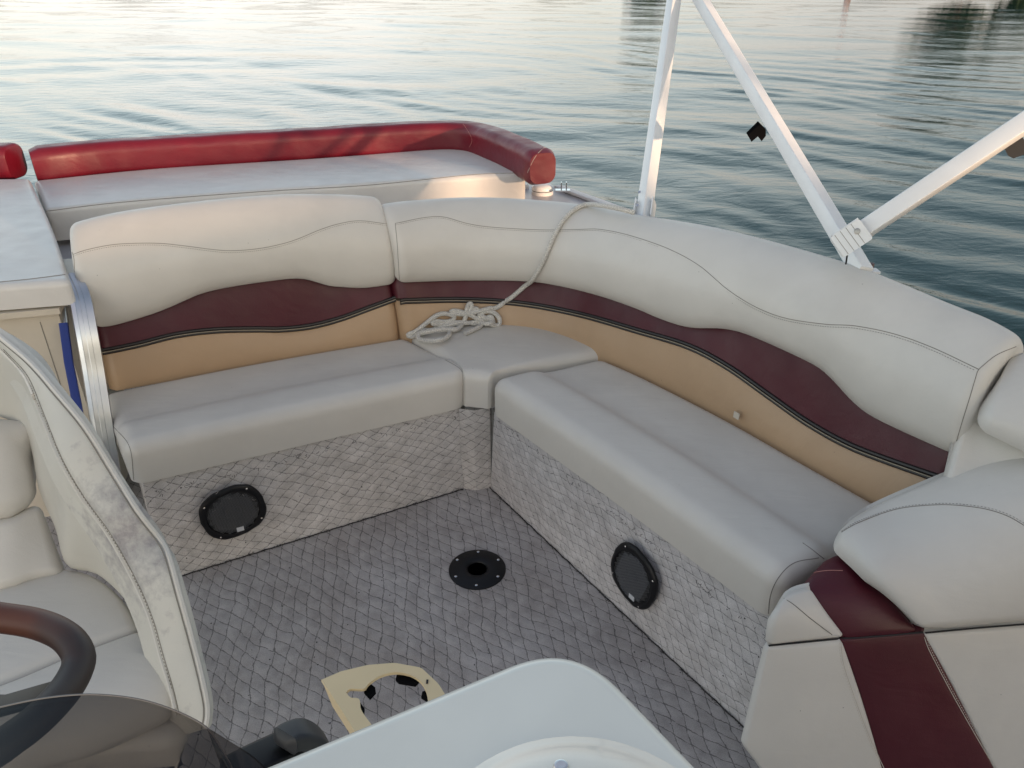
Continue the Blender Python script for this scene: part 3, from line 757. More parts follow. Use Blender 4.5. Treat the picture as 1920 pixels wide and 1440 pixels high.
# frayed carpet threads, staples along the top of the risers and the floor joint
def fray(a, b, n, d, nrm, z0, z1, cnt, parent, name, mt, amp=.01):
    mb = MB()
    for _ in range(cnt):
        s_ = random.random(); p = a.lerp(b, s_)-nrm*.004; p.z = random.uniform(z0, z1)
        q = p+d*random.uniform(-amp, amp)-nrm*random.uniform(0, .005)+Vector((0, 0, random.uniform(-amp, amp)*.8))
        m_ = (p+q)/2-nrm*.003; mb.tube([p, m_, q], .0007, 4)
    tag(mb.build(name, mt, parent), kind='stuff')
M['fray'] = simple('dark_carpet_thread', (.03, .026, .028), .9); M['fraylight'] = simple('light_carpet_thread', (.4, .37, .34), .9)
for (a, b, d, n, par) in ((a1_, b1_, d1_, n1_, rb1), (a3_, b3_, d3_, n3_, rb3)):
    fray(a, b, n, d, n, CB-.022, CB-.004, 75, par, 'loose_threads', M['fray'])
    fray(a, b, n, d, n, 0.002, .01, 150, par, 'frayed_edge', M['fray'], .008)
    fray(a, b, n, d, n, .02, CB-.02, 60, par, 'light_fibres', M['fraylight'], .012)
MB().box(a1_.lerp(b1_, .42)-n1_*.003+Vector((0, 0, CB-.035)), (.002, .003, .03), (d1_, n1_, Vector((0, 0, 1)))).build('staple', M['fraylight'], rb1)

# speakers set in the bases
def speaker(cx, cy, a, d, n, parent, rot, rx, rz, label):
    """oval speaker on the riser plane; long axis turned by rot"""
    c = PL(cx, cy, a, n); up = Vector((0, 0, 1)); e1 = d*math.cos(rot)+up*math.sin(rot); e2 = -d*math.sin(rot)+up*math.cos(rot); o = -n
    def P(u, v, h): return c+e1*u+e2*v+o*h
    N_ = 72
    def rad(t):   # four lobes for the screws
        k = 1+.035*math.cos(4*(t-math.pi/4)); w = 1+.006*math.sin(11*t)+.004*math.sin(17*t+1)
        return k*w
    V = []; Fc = []
    prof = [(1.0, 0.0), (1.0, .006), (.96, .010), (.86, .012), (.80, .0095), (.78, .004)]
    for r_, h in prof:
        for k in range(N_):
            t = 2*math.pi*k/N_; q = rad(t) if r_ > .9 else 1
            V.append(P(rx*r_*q*math.cos(t), rz*r_*q*math.sin(t), h))
    for i in range(len(prof)-1):
        for k in range(N_): Fc.append((i*N_+k, i*N_+(k+1) % N_, (i+1)*N_+(k+1) % N_, (i+1)*N_+k))
    sp = obj('speaker', V, Fc, M['black'], parent)
    if label: sp['label'] = label
    # cone behind the mesh
    V = []; Fc = []; prof = [(.79, .0035), (.60, .0005), (.56, -.002), (.2, -.012), (.16, -.004), (.0, .0)]
    prof = [(r_, h+.0125) for r_, h in prof]
    prof = [(.79, .004), (.64, .0035), (.60, .006), (.55, .004), (.25, .001), (.22, .006), (.12, .008), (.001, .009)]
    for r_, h in prof:
        for k in range(N_):
            t = 2*math.pi*k/N_; V.append(P(rx*r_*math.cos(t), rz*r_*math.sin(t), h))
    for i in range(len(prof)-1):
        for k in range(N_): Fc.append((i*N_+k, i*N_+(k+1) % N_, (i+1)*N_+(k+1) % N_, (i+1)*N_+k))
    obj('cone', V, Fc, M['cone'], sp)
    # grille wires
    mb = MB(); st = .0042
    k = -20
    for k in range(-20, 21):
        for ang in (0, 60, 120):
            ca, sa = math.cos(R(ang)), math.sin(R(ang)); off = k*st; pts = []
            for j in np.linspace(-1, 1, 9):
                x = -sa*off+ca*j*rx*.8; y = ca*off+sa*j*rx*.8; pts.append((x, y))
            seg = [(x, y) for x, y in pts if (x/(rx*.79))**2+(y/(rz*.79))**2 < 1]
            if len(seg) > 1: mb.tube([P(x, y, .0095+.004*(1-(x/rx)**2-(y/rz)**2)) for x, y in seg], .0006, 3, cap=False)
    mb.build('grille', M['grille'], sp)
    for t in (45, 135, 225, 315):
        t = R(t); p = P(rx*.93*math.cos(t), rz*.93*math.sin(t), .009)
        MB().lathe(p, o, [(.0034, 0), (.0034, .0015), (.002, .0026), (0, .0028)], 10).build('screw', M['chrome'], sp)
    # small blank badge, upright in the photo
    bc = c+d*.009-up*(rz*.66)+o*.0125
    MB().box(bc, (.021, .0025, .015), (d, o, up)).build('badge', M['badge'], sp)
    return sp
M['cone'] = simple('speaker_cone', (.018, .019, .021), .5); M['grille'] = simple('grille_metal', (.14, .142, .145), .35, metal=.5)
speaker(437, 959, a1_, d1_, n1_, bench1, R(12), .098, .094, 'black oval speaker in the base of the short bench')
speaker(1190, 1079, a3_, d3_, n3_, bench3, R(-18), .090, .101, 'black oval speaker in the base of the long bench')

# table socket in the floor
cs = Z(895, 1068, .0)
sk = thing('table_socket', cs, 'round black table socket screwed to the grey carpet', 'floor socket')
Rr = .088
MB().lathe(cs, (0, 0, 1), [(Rr, 0.0), (Rr, .003), (Rr*.96, .006), (Rr*.55, .0085), (Rr*.42, .0085), (Rr*.36, .006), (Rr*.33, .001), (Rr*.33, .0008)], 48).build('flange', M['black'], sk)
MB().lathe(cs+Vector((0, 0, .0012)), (0, 0, 1), [(Rr*.325, 0), (Rr*.325, .0004), (0, .0005)], 32).build('hole', simple('socket_hole', (.001, .001, .001), 1, spec=0), sk)
for k in range(6):
    a = R(90+60*k); MB().lathe(cs+Vector((math.cos(a)*Rr*.84, math.sin(a)*Rr*.84, .006)), (0, 0, 1), [(.0045, 0), (.0045, .0015), (.003, .0025), (.0, .0025)], 12).build('screw', M['chrome'], sk)

# ------------------------------------------------------------------ rope
M['rope'], n_, b_, N_, L_ = mat('braided_rope')
tcr = N_.new('ShaderNodeUVMap'); wv = N_.new('ShaderNodeTexWave'); 
b_.inputs['Roughness'].default_value = .85
tco = N_.new('ShaderNodeTexCoord'); vr = N_.new('ShaderNodeTexVoronoi'); vr.inputs['Scale'].default_value = 260; L_.new(tco.outputs['Object'], vr.inputs['Vector'])
mr_ = N_.new('ShaderNodeMapRange'); mr_.inputs[2].default_value = .6; mr_.inputs[3].default_value = .82; mr_.inputs[4].default_value = .5; L_.new(vr.outputs['Distance'], mr_.inputs[0])
cb = N_.new('ShaderNodeVectorMath'); cb.operation = 'SCALE'; cb.inputs[0].default_value = (1, .96, .88); L_.new(mr_.outputs[0], cb.inputs['Scale']); L_.new(cb.outputs[0], b_.inputs['Base Color'])
bpr = N_.new('ShaderNodeBump'); bpr.inputs['Strength'].default_value = .9; bpr.inputs['Distance'].default_value = .002; L_.new(vr.outputs['Distance'], bpr.inputs['Height']); bpr.invert = True; L_.new(bpr.outputs[0], b_.inputs['Normal'])
N_.remove(tcr); N_.remove(wv)
def rp_(x, y): return (650+x/5.486, 500+y/5.486)
RR_ = .0085
tall = bvh([padr, c2, c1]+[o for o in br.children if o.name.startswith(('tan', 'maroon'))]+[o for o in bl.children if o.name.startswith('tan')])
up1 = [(1165, 392), (1140, 388), (1115, 386), (1085, 392), (1060, 412), (1040, 445), (1022, 485), (1003, 517), (975, 545), (940, 572), rp_(1500, 440)]
coil = [rp_(*p) for p in [(1500, 440), (1440, 470), (1300, 510), (1180, 505), (1060, 470), (1075, 455), (1130, 455), (1250, 500), (1400, 580), (1480, 620), (1530, 605), (1580, 560), (1560, 490), (1480, 455), (1400, 480), (1390, 520), (1450, 560), (1520, 590), (1480, 625), (1420, 620), (1300, 585), (1150, 590), (1000, 620), (900, 610), (865, 590), (920, 560), (1030, 555), (1100, 530), (1110, 510), (1040, 490), (940, 505), (800, 590), (700, 650), (630, 680), (640, 700), (740, 720), (880, 715), (1020, 695), (1130, 680), (1180, 640), (1215, 550), (1240, 440), (1265, 400), (1290, 430), (1250, 520), (1270, 490), (1330, 420), (1360, 470), (1390, 540), (1470, 500), (1500, 520), (1490, 570), (1380, 600), (1200, 610), (1080, 640), (1060, 680), (1060, 730), (1000, 790), (900, 820), (800, 800), (745, 760), (800, 690), (870, 645), (1000, 650), (1200, 620), (1380, 600), (1370, 640), (1220, 710)]]
P = on(tall, up1, RR_, n=70)
P2 = on(tall, coil, RR_, n=330)
pts = [T(1190, 399, 2.50), T(1172, 392, 2.50), T(1140, 386, 2.50)]+[p for p, _ in P]
hh = [p for p, _ in P2]
for k, p in enumerate(hh):
    pts.append(p+Vector((0, -.004, .006+.006*math.sin(k*.19)+.005*math.sin(k*.07+1))) if k < len(hh)-14 else p)
A = np.array([list(p) for p in pts]); 
for _ in range(2):
    B = A.copy(); B[1:-1] = .25*A[:-2]+.5*A[1:-1]+.25*A[2:]; A = B
A = cat(A, 900)
tag(MB().tube(A, RR_, 8).build('rope', M['rope'], origin=A[600]), 'white braided rope hanging over the curved backrest and heaped on the corner seat', 'rope')

# ------------------------------------------------------------------ aft deck, sunpads
SH = .64   # shelf height
shelf = thing('aft_shelf', Z(950, 380, SH), 'grey shelf panel with pale metal trim behind the backrest at the boat corner', 'shelf')
outl = [Z(-150, 455, SH), Z(105, 432, SH), Z(985, 347, SH), Z(1052, 349, SH), Z(1120, 374, SH), Z(1215, 412, SH), Z(1330, 462, SH)]
sr = [Vector((float(a), float(b), SH)) for a, b in [railR.at(u, .2) for u in np.linspace(1.15, .1, 14)]]+[Vector((float(a), float(b), SH)) for a, b in [railL.at(u, .2) for u in np.linspace(1.1, .1, 5)]]
outl += sr+[sr[-1]+Vector((-.5, -.05, 0))]
MB().prism([p-Vector((0, 0, .03)) for p in outl], (0, 0, 1), .03).build('panel', M['greypanel'], shelf, smooth=False)
sec = sq_sect(1, 1, .3, 3)
MB().tube([Z(100, 434, SH+.008), Z(700, 377, SH+.008), Z(990, 349, SH+.008)], .011, sect=sec).build('front_trim', M['powder'], shelf)
MB().tube([Z(500, 402, SH+.006), Z(720, 382, SH+.006), Z(980, 356, SH+.006)], .007, sect=sec).build('inner_trim', M['alu'], shelf)
MB().tube([Z(1046, 350, SH+.012), Z(1120, 377, SH+.012), Z(1190, 403, SH+.012), Z(1330, 460, SH+.012)], .022, sect=sq_sect(1, .35, .2, 3)).build('side_rail', simple('pale_grey_rail', (.55, .55, .55), .4, var=.08), shelf)
mb = MB()
for q0, q1 in ((outl[2], outl[3]), (outl[3], outl[4]), (outl[4], outl[5]), (outl[5], outl[6])):
    d = (q1-q0); c = (q0+q1)/2; c.z = SH/2-.03; dd = d.normalized(); mb.box(c-Vector((0, 0, 0.03)), (d.length, .03, SH-.04), (dd, Vector((-dd.y, dd.x, 0)), Vector((0, 0, 1))))
mb.build('fence_panel', M['alu'], shelf, smooth=False)
# navigation light
nb = Z(1017, 363, SH); nl = thing('navigation_light', nb, 'round white domed light with a dark ring, below the red cushion end', 'light')
MB().lathe(nb, (0, 0, 1), [(.053, 0), (.053, .014), (.05, .017), (.05, .0175)], 32).build('base', M['whiteplastic'], nl)
MB().lathe(nb+Vector((0, 0, .017)), (0, 0, 1), [(.0515, 0), (.0515, .004)], 32).build('gasket', M['black'], nl)
MB().lathe(nb+Vector((0, 0, .0205)), (0, 0, 1), [(.053, 0), (.053, .007), (.05, .017), (.041, .024), (.023, .028), (0, .029)], 32).build('dome', M['whiteplastic'], nl)
# chock
cb_ = Z(1055, 357, SH+.03); ck = thing('chock', cb_, 'small polished metal bracket with two ears beside the round white light', 'bracket')
MB().box(cb_, (.07, .035, .008)).build('plate', M['chrome'], ck)
for dx in (-.01, .014): MB().prism([cb_+Vector((dx, -.014, .004)), cb_+Vector((dx, .014, .004)), cb_+Vector((dx, .009, .04)), cb_+Vector((dx, -.009, .04))], (1, 0, 0), .005).build('ear', M['chrome'], ck)

lounge = thing('sun_lounge', Z(500, 330, .72), 'long white sun pad with a red bolster round its back and right end', 'sun lounge', 'sun lounge pads at the stern')
PT = .795
f, lu, lv = coons([Z(84, 392, PT), Z(330, 369, PT), Z(693, 344, PT), Z(985, 322, PT)], [Z(62, 338, PT), Z(300, 315, PT), Z(600, 296, PT), Z(900, 272, PT)], [Z(84, 392, PT), Z(72, 362, PT), Z(62, 338, PT)], [Z(988, 322, PT), Z(945, 298, PT), Z(900, 272, PT)])
lp = pillow('pad', f, lu, lv, .13, .022, M['white'], lounge, (0, 0, 1), bulge=.008, step=.02)
tlp = bvh([lp])
seam(tlp, [(87, 396), (200, 382), (328, 371), (510, 358), (693, 347), (883, 328), (980, 324)], lp, M['seamdark'], r=.0016)
MB().lathe(Z(197, 402, .715)+Vector((0, -.004, 0)), (.3, -.95, .1), [(.016, 0), (.016, .012), (.012, .02), (0, .022)], 16).build('button', M['whiteplastic'], lounge)
def bolster(parent, path, hw, hh, m, name='bolster', nn=80, capr=True):
    P = cat(path, nn); L = np.r_[0, np.cumsum(np.linalg.norm(np.diff(P, axis=0), axis=1))]
    V = []; Fc = []; rings = []
    sect = sq_sect(1, 1, .62, 8); n = len(sect)
    for i in range(nn):
        d = P[min(i+1, nn-1)]-P[max(i-1, 0)]; d[2] = 0; d /= np.linalg.norm(d); sd_ = np.array([d[1], -d[0], 0])
        e = min(L[i], L[-1]-L[i]); rr = .035; sc = 1 if e > rr else .84+.16*math.sqrt(max(0, 1-(1-e/rr)**2))
        wob = 1+.012*math.sin(L[i]*9)+.01*math.sin(L[i]*23)
        b = len(V); rings.append(b)
        for a, c in sect: V.append(P[i]+sd_*a*hw*sc*wob+np.array([0, 0, 1])*c*hh*sc*wob)
    for a, b in zip(rings[:-1], rings[1:]):
        Fc += [(a+k, a+(k+1) % n, b+(k+1) % n, b+k) for k in range(n)]
    Fc += [tuple(range(rings[0], rings[0]+n)), tuple(range(rings[-1], rings[-1]+n))]
    return obj(name, V, Fc, m, parent, sharp=50)
BZ = .845
bo = bolster(lounge, [Z(62, 311, BZ), Z(200, 296, BZ), Z(400, 283, BZ), Z(620, 269, BZ), Z(780, 259, BZ), Z(850, 257, BZ), Z(895, 262, BZ), Z(940, 278, BZ), Z(985, 298, BZ), Z(1018, 316, BZ)], .072, .078, M['red'])
tbo = bvh([bo])
seam(tbo, [(868, 232), (877, 245), (885, 262), (880, 276)], bo, M['threadred'])
seam(tbo, [(989, 324), (1000, 300), (1012, 284), (1026, 276), (1036, 284)], bo, M['threadlight'])

l2 = thing('sun_lounge', Z(40, 480, .72), 'wide white sun pad with beige side panel, cut off by the left edge', 'sun lounge', 'sun lounge pads at the stern')
q = .83
f, lu, lv = coons([Z(-330, 560, q), Z(-100, 543, q), Z(132, 526, q)], [Z(-240, 345, q), Z(-60, 337, q), Z(56, 334, q)], [Z(-330, 560, q), Z(-285, 440, q), Z(-240, 345, q)], [Z(132, 526, q), Z(95, 420, q), Z(56, 334, q)])
p2 = pillow('pad', f, lu, lv, .075, .02, M['white'], l2, (0, 0, 1), bulge=.01)
seam(bvh([p2]), [(-40, 533), (0, 529), (60, 523), (122, 515)], p2, M['seamdark'], r=.0015)
bolster(l2, [Z(-260, 322, .87), Z(-100, 310, .87), Z(0, 303, .87), Z(30, 303, .87)], .075, .075, M['red'])
pa, pb_ = Z(-330, 618, q-.09), Z(106, 577, q-.09)
d = (pb_-pa).normalized(); n = Vector((-d.y, d.x, 0))
c = (pa+pb_)/2+n*.22; c.z = .35
MB().box(c, ((pb_-pa).length, .44, .75), (d, n, Vector((0, 0, 1)))).build('side_panel', M['beige'], l2, smooth=False)
MB().box((pa+pb_)/2+n*.2+Vector((0, 0, .0)), ((pb_-pa).length+.03, .46, .018), (d, n, Vector((0, 0, 1)))).build('pad_board', M['beige'], l2, smooth=False)
mb = MB()
s_ = pb_-d*.055-n*.0005; s_.z = .4; mb.box(s_, (.002, .002, .6), (d, n, Vector((0, 0, 1))))
mb.build('panel_joint', M['seamdark'], l2)

# aluminium gate rail by the helm
gr = thing('gate_rail', Z(205, 870, .3), 'bright ribbed aluminium post at the left end of the short bench', 'rail')
path = [Z(133, 520, .80), Z(150, 560, .76), Z(162, 620, .68), Z(176, 700, .56), Z(190, 790, .43), Z(203, 870, .30), Z(215, 960, .1)]
rib = [(1, .5), (.6, .6), (.55, .5), (.15, .5), (.1, .62), (-.3, .62), (-.35, .5), (-1, .5), (-1.1, 0), (-1, -.5), (1, -.5), (1.1, 0)]
o = MB().tube(cat(path, 60), .028, sect=rib).build('post', M['alu'], gr, sharp=30)
MB().tube([Z(118, 575, .72), Z(122, 620, .66)], .012, 12).build('pin', M['alu'], gr)
MB().tube([Z(138, 600, .60), Z(152, 700, .46), Z(175, 800, .3)], .02, sect=sq_sect(1, .5, .2)).build('channel', simple('dull_aluminium', (.25, .26, .27), .45, metal=.8), gr)
o = MB().tube([Z(119, 606, .70), Z(129, 680, .60), Z(145, 760, .5), Z(160, 850, .38)], .012, sect=sq_sect(1, .6, .3)).build('paddle', M['blue'], origin=Z(150, 760, .3))
tag(o, 'blue plastic strip showing in the dark gap beside the aluminium post', 'paddle')

# ------------------------------------------------------------------ folded top frame
fr = thing('folded_top_frame', T(1205, 405, 2.5), 'white square tube frame of the folded boat top, standing against the lake', 'canopy frame')
def bar(a, b, w, tw, name='pole', m=None, roll=None):
    d = (b-a).normalized(); r_ = Vector(roll) if roll else Vector((1, 0, 0)); u = (r_-d*r_.dot(d)).normalized(); v = d.cross(u)
    u2 = u*math.cos(tw)+v*math.sin(tw); v2 = d.cross(u2); s_ = sq_sect(w/2, w/2, w*.07, 3)
    V = [a+u2*x+v2*y for x, y in s_]+[b+u2*x+v2*y for x, y in s_]; n = len(s_)
    Fc = [(k, (k+1) % n, (k+1) % n+n, k+n) for k in range(n)]+[tuple(range(n)), tuple(range(n, 2*n))]
    return obj(name, V, Fc, m or M['powder'], fr, sharp=50)
TW = .040
pA0, pA1 = T(1202, 440, 2.62), T(1267, -25, 3.05)
pB0, pB1 = T(1618, 512, 2.0), T(1296, -30, 3.05)
pC0, pC1 = T(1572, 463, 1.95), T(1990, 185, 1.75)
vw = -ray(1600, 450).normalized()
bar(pA0, pA1, TW*1.05, R(33)); bar(pB0, pB1, TW*1.02, R(-33), roll=vw); bar(pC0, pC1, TW*1.05, R(-14), roll=vw)
dA = (pA1-pA0).normalized(); dB = (pB1-pB0).normalized(); dC = (pC1-pC0).normalized()
vw = -ray(1600, 450).normalized()
def perp(d, r_=vw): u = (r_-d*r_.dot(d)).normalized(); return u, d.cross(u)
# foot bracket of the left pole: two cheeks
u, v = perp(dA)
ua = u*math.cos(R(33))+v*math.sin(R(33)); va = dA.cross(ua)
for s_ in (-1, 1):
    MB().box(pA0+dA*.10+v*s_*.030, (.05, .004, .075), (u, v, dA)).build('bracket_cheek', M['powder'], fr)
for k in (.10, .155):
    MB().lathe(pA0+dA*k+u*.03-v*.017, u, [(.005, 0), (.005, .003), (0, .004)], 10).build('bolt', M['chrome'], fr)
# top joint
MB().box(pA1.lerp(pB1, .5)+Vector((0, 0, .02)), (.10, .05, .05)).build('top_hinge', M['creamplastic'], fr)
# sleeve clamp joining the side brace
u, v = perp(dC)
cc = T(1597, 446, 1.925)
sl_ = MB()
ww = TW*1.5
uu = dC; 
def plate(off, name):
    ol = fillet([(-.042, -.030), (.036, -.030), (.036, .030), (-.042, .030)], .008, 4)
    V = [cc+uu*x+v*y+u*off for x, y in ol]
    return MB().prism(V, u, .004).build(name, M['powder'], fr)
pf = plate(.031, 'clamp_plate'); plate(-.036, 'clamp_plate')
MB().box(cc-v*.031, (.07, .004, .06), (uu, v, u)).build('clamp_web', M['powder'], fr)
mb = MB()
for k in (-.03, -.015, 0, .014): mb.box(cc+uu*k+u*.0353, (.0012, .058, .0006), (uu, v, u))
mb.build('clamp_groove', M['seamdark'], pf)
MB().lathe(cc+uu*.016+u*.035+v*-.006, u, [(.0075, 0), (.0075, .0015), (.005, .002), (.005, .005), (0, .0055)], 14).build('bolt', M['dullsteel'], pf)
MB().tube([T(1590, 468, 1.93), T(1586, 495, 1.97)], .0022, 6).build('pin', M['black'], fr)
MB().tube([T(1606, 432, 1.92), T(1611, 440, 1.92), T(1613, 432, 1.92)], .003, 6).build('strap_end', M['dark'], fr)
# feet under B
MB().box(T(1634, 508, 2.03), (.035, .03, .006)).build('foot_plate', M['powder'], fr)
MB().lathe(T(1632, 503, 2.03), (0, 0, 1), [(.008, 0), (.008, .014), (0, .016)], 8).build('foot_bolt', simple('dull_bolt', (.12, .08, .08), .5), fr)
# black clips
c = T(1418, 246, 2.52)
u, v = perp(dB, -ray(1418, 246).normalized())
k1 = MB(); 
def scr(x, y, t): return T(x, y, t)
ol = [scr(*p, 2.5) for p in ((1421, 227), (1436, 242), (1436, 255), (1428, 265), (1421, 256), (1409, 266), (1399, 249))]
k1.prism(ol, -ray(1418, 246).normalized(), -.03).build('clip', M['blackrub'], fr, smooth=False)
ol = [scr(*p, 1.83) for p in ((1876, 263), (1908, 243), (1935, 285), (1900, 297), (1890, 292))]
MB().prism(ol, -ray(1900, 270).normalized(), -.03).build('clip', simple('grey_clip', (.03, .03, .03), .6, spec=.2), fr, smooth=False)

# ------------------------------------------------------------------ right foreground lounge
rl = thing('chaise_lounge', Z(1600, 1300, .1), 'cream lounge end with a maroon stripe running down its front, at the lower right', 'lounge')
FP = Vector((.53, 1.13, .1)); fd = Vector((math.cos(R(6)), math.sin(R(6)), 0)); lean = .40
fn = Vector((-math.sin(R(6)), math.cos(R(6)), -lean)).normalized()     # front face plane: lower part comes forward
FP2 = Vector((.53, 1.13, .40))
def Q(x, y, off=0): return PL(x, y, FP2+fn*off, fn)
fc = -fn
def face_patch(name, bot, top, left, right, th, r, m, off=0, **k):
    g = lambda c: [Q(*p, off) if len(p) == 2 else Q(p[0], p[1], off+p[2]) for p in c]
    f, lu, lv = coons(g(bot), g(top), g(left), g(right))
    return pillow(name, f, lu, lv, th, r, m, rl, fc, backdir=(.45, .9, 0), **k)
lowc = face_patch('front_pad', [(1392, 1398), (1500, 1515), (1680, 1515)], [(1437, 1212), (1500, 1206), (1580, 1198)], [(1392, 1398), (1415, 1300), (1437, 1212)], [(1680, 1515), (1625, 1330), (1580, 1198)], .03, .012, M['cream'], bulge=.006)
str_ = face_patch('maroon_stripe', [(1674, 1515), (1780, 1515), (1902, 1515)], [(1576, 1199), (1650, 1192), (1733, 1186)], [(1674, 1515), (1615, 1310), (1576, 1199)], [(1902, 1515), (1800, 1310), (1733, 1186)], .03, .006, M['maroon'], bulge=.004, off=.001)
rgt = face_patch('side_pad', [(1898, 1515), (2050, 1515), (2250, 1515)], [(1729, 1188), (1900, 1175), (2100, 1160)], [(1898, 1515), (1797, 1310), (1729, 1188)], [(2250, 1515), (2180, 1300), (2100, 1160)], .03, .012, M['cream'], bulge=.006)
t1 = bvh([lowc, str_, rgt])
seam(t1, [(1577, 1205), (1582, 1245), (1600, 1300), (1630, 1380), (1662, 1450)], str_, M['threadlight'], r=.0008, stitch=M['threadlight'], off=.004)
seam(t1, [(1733, 1195), (1745, 1225), (1790, 1310), (1850, 1415), (1870, 1450)], rgt, M['threadlight'], r=.0007, stitch=M['threadlight'], off=-.004)
# corner pad above, maroon roll, big head pad (they lean back from the seam)
fn_b = Vector((-math.sin(R(6))*.75, math.cos(R(6))*.75, -.0)).normalized()
def B(x, y, k):   # k: metres behind the front plane at the seam, vertical planes
    return PL(x, y, FP2+Vector((0, 0, 0))+Vector((-math.sin(R(6)), math.cos(R(6)), 0))*k, Vector((-math.sin(R(6)), math.cos(R(6)), 0)))
f, lu, lv = coons([B(1438, 1214, 0), B(1500, 1206, 0), B(1590, 1196, 0)], [B(1468, 1120, .05), B(1488, 1108, .06), B(1520, 1100, .07)], [B(1438, 1214, 0), B(1448, 1160, .015), B(1468, 1120, .05)], [B(1590, 1196, 0), B(1555, 1150, .03), B(1520, 1100, .07)])
cp = pillow('corner_pad', f, lu, lv, .03, .013, M['cream'], rl, (0, -1, .6), bulge=.006, backdir=(.35, .8, -.35))
f, lu, lv = coons([B(1575, 1205, .0), B(1650, 1198, -.005), B(1735, 1190, 0)], [B(1545, 1052, .16), B(1575, 1035, .17), B(1610, 1030, .18)], [B(1575, 1205, .0), B(1505, 1128, .06), B(1500, 1095, .10), B(1545, 1052, .16)], [B(1735, 1190, 0), B(1680, 1120, .06), B(1640, 1070, .12), B(1610, 1030, .18)])
mr2 = pillow('maroon_roll', f, lu, lv, .10, .022, M['maroon'], rl, (0, -1, .8), bulge=.014)
f, lu, lv = coons([B(1720, 1186, -.015), B(1750, 1182, -.02), B(1900, 1172, -.02), B(2150, 1150, -.02)], [B(1562, 1003, .16), B(1590, 972, .20), B(1640, 940, .25), B(1780, 880, .27), B(1920, 825, .27), B(2150, 730, .27)], [B(1720, 1186, -.015), B(1640, 1095, .04), B(1585, 1032, .12), B(1562, 1003, .16)], [B(2150, 1150, -.02), B(2150, 1000, .02), B(2150, 850, .12), B(2150, 730, .27)])
hp = pillow('head_pad', f, lu, lv, .05, .035, M['cream'], rl, (0, -1, .7), bulge=.035, backdir=(.45, .7, -.55))
t2 = bvh([hp])
seam(t2, [(1578, 998), (1610, 980), (1680, 955), (1750, 947), (1800, 948), (1850, 955), (1890, 968), (1925, 988)], hp, M['thread'], stitch=M['thread'], off=-.004)
seam(bvh([cp]), [(1470, 1122), (1490, 1135), (1520, 1160), (1560, 1190)], cp, M['thread'])
seam(bvh([mr2]), [(1500, 1090), (1520, 1076), (1550, 1070), (1580, 1070)], mr2, M['threadred'])

t3 = bvh([lowc, str_, rgt, cp, mr2, hp])
for pl in ([(1441, 1211), (1500, 1205), (1582, 1197)], [(1582, 1197), (1650, 1192), (1730, 1186)], [(1735, 1187), (1830, 1178), (1930, 1170)]):
    seam(t3, pl, rgt, M['dark'], r=.0022, name='joint')
# right hand backrest pieces behind it
rb = thing('side_backrest', Z(1880, 800, .6), 'short cream backrest pad at the right edge, past the long backrest', 'backrest')
f, lu, lv = coons([T(1838, 790, 1.665), T(1880, 812, 1.645), T(2010, 880, 1.585)], [T(1890, 680, 1.740), T(1930, 655, 1.740), T(2080, 720, 1.645)], [T(1838, 790, 1.665), T(1850, 738, 1.695), T(1890, 680, 1.740)], [T(2010, 880, 1.585), T(2040, 800, 1.605), T(2080, 720, 1.645)])
pillow('upper_pad', f, lu, lv, .03, .03, M['cream'], rb, (-.5, -.8, .3), bulge=.02)
f, lu, lv = coons([T(1776, 900, 1.725), T(1850, 930, 1.705), T(2000, 1000, 1.645)], [T(1812, 780, 1.720), T(1850, 795, 1.725), T(2000, 870, 1.645)], [T(1776, 900, 1.725), T(1795, 835, 1.735), T(1812, 780, 1.720)], [T(2000, 1000, 1.645), T(2000, 930, 1.645), T(2000, 870, 1.645)])
pillow('lower_pad', f, lu, lv, .03, .012, M['cream'], rb, (-.5, -.8, .3), bulge=.006)

# little label stuck between the long cushion and backrest
o = MB().box(Z(1381, 779, .475), (.02, .003, .02), (d3_, n3_, Vector((0, 0, 1)))).build('care_tag', M['cord'], bench3)

# ------------------------------------------------------------------ helm seat
hs = thing('helm_chair', Z(180, 1250, .3), 'worn cream bucket helm seat with piped edge and dark mildew on its right side', 'helm seat')
M['worn'] = vinyl('cream_vinyl_mildew', (.55, .53, .475), stain=.15, staincol=(.25, .23, .24), stainscale=14, stainpos=None, var=.06)
rim = [(-60, 590, 1.02), (0, 625, 1.0), (60, 676, .975), (110, 733, .95), (165, 800, .91), (215, 880, .85), (262, 955, .80), (303, 1008, .75), (320, 1040, .735), (340, 1110, .69), (365, 1200, .62), (385, 1280, .565), (393, 1330, .53), (386, 1375, .50)]
sm = [(-60, 625, .99), (0, 655, .965), (45, 705, .94), (75, 775, .90), (110, 860, .86), (150, 930, .81), (200, 1000, .76), (250, 1090, .69), (280, 1160, .64), (300, 1230, .59), (318, 1290, .55), (330, 1340, .51)]
inn = [(-60, 770, .80), (0, 788, .79), (32, 806, .77), (55, 850, .73), (70, 930, .66), (100, 1000, .59), (120, 1068, .54), (180, 1085, .53), (235, 1135, .52), (262, 1178, .51), (300, 1250, .50), (325, 1335, .48)]
zz = lambda c: [Z(*p) for p in c]
stc = Z(240, 1000, .76)-Z(180, 1250, .3)
M['worn2'] = vinyl('cream_vinyl_mildew_patch', (.55, .53, .475), stain=.85, staincol=(.19, .17, .19), stainscale=34, stainpos=(*stc, .2), var=.06)
f, lu, lv = coons(zz(rim), zz(sm), [Z(*rim[0]), Z(*sm[0])], [Z(*rim[-1]), Z(*sm[-1])])
s1 = pillow('side_bolster', f, lu, lv, .09, .013, M['worn2'], hs, (.2, -.5, 1), bulge=.008, backdir=(-.6, .42, -.7))
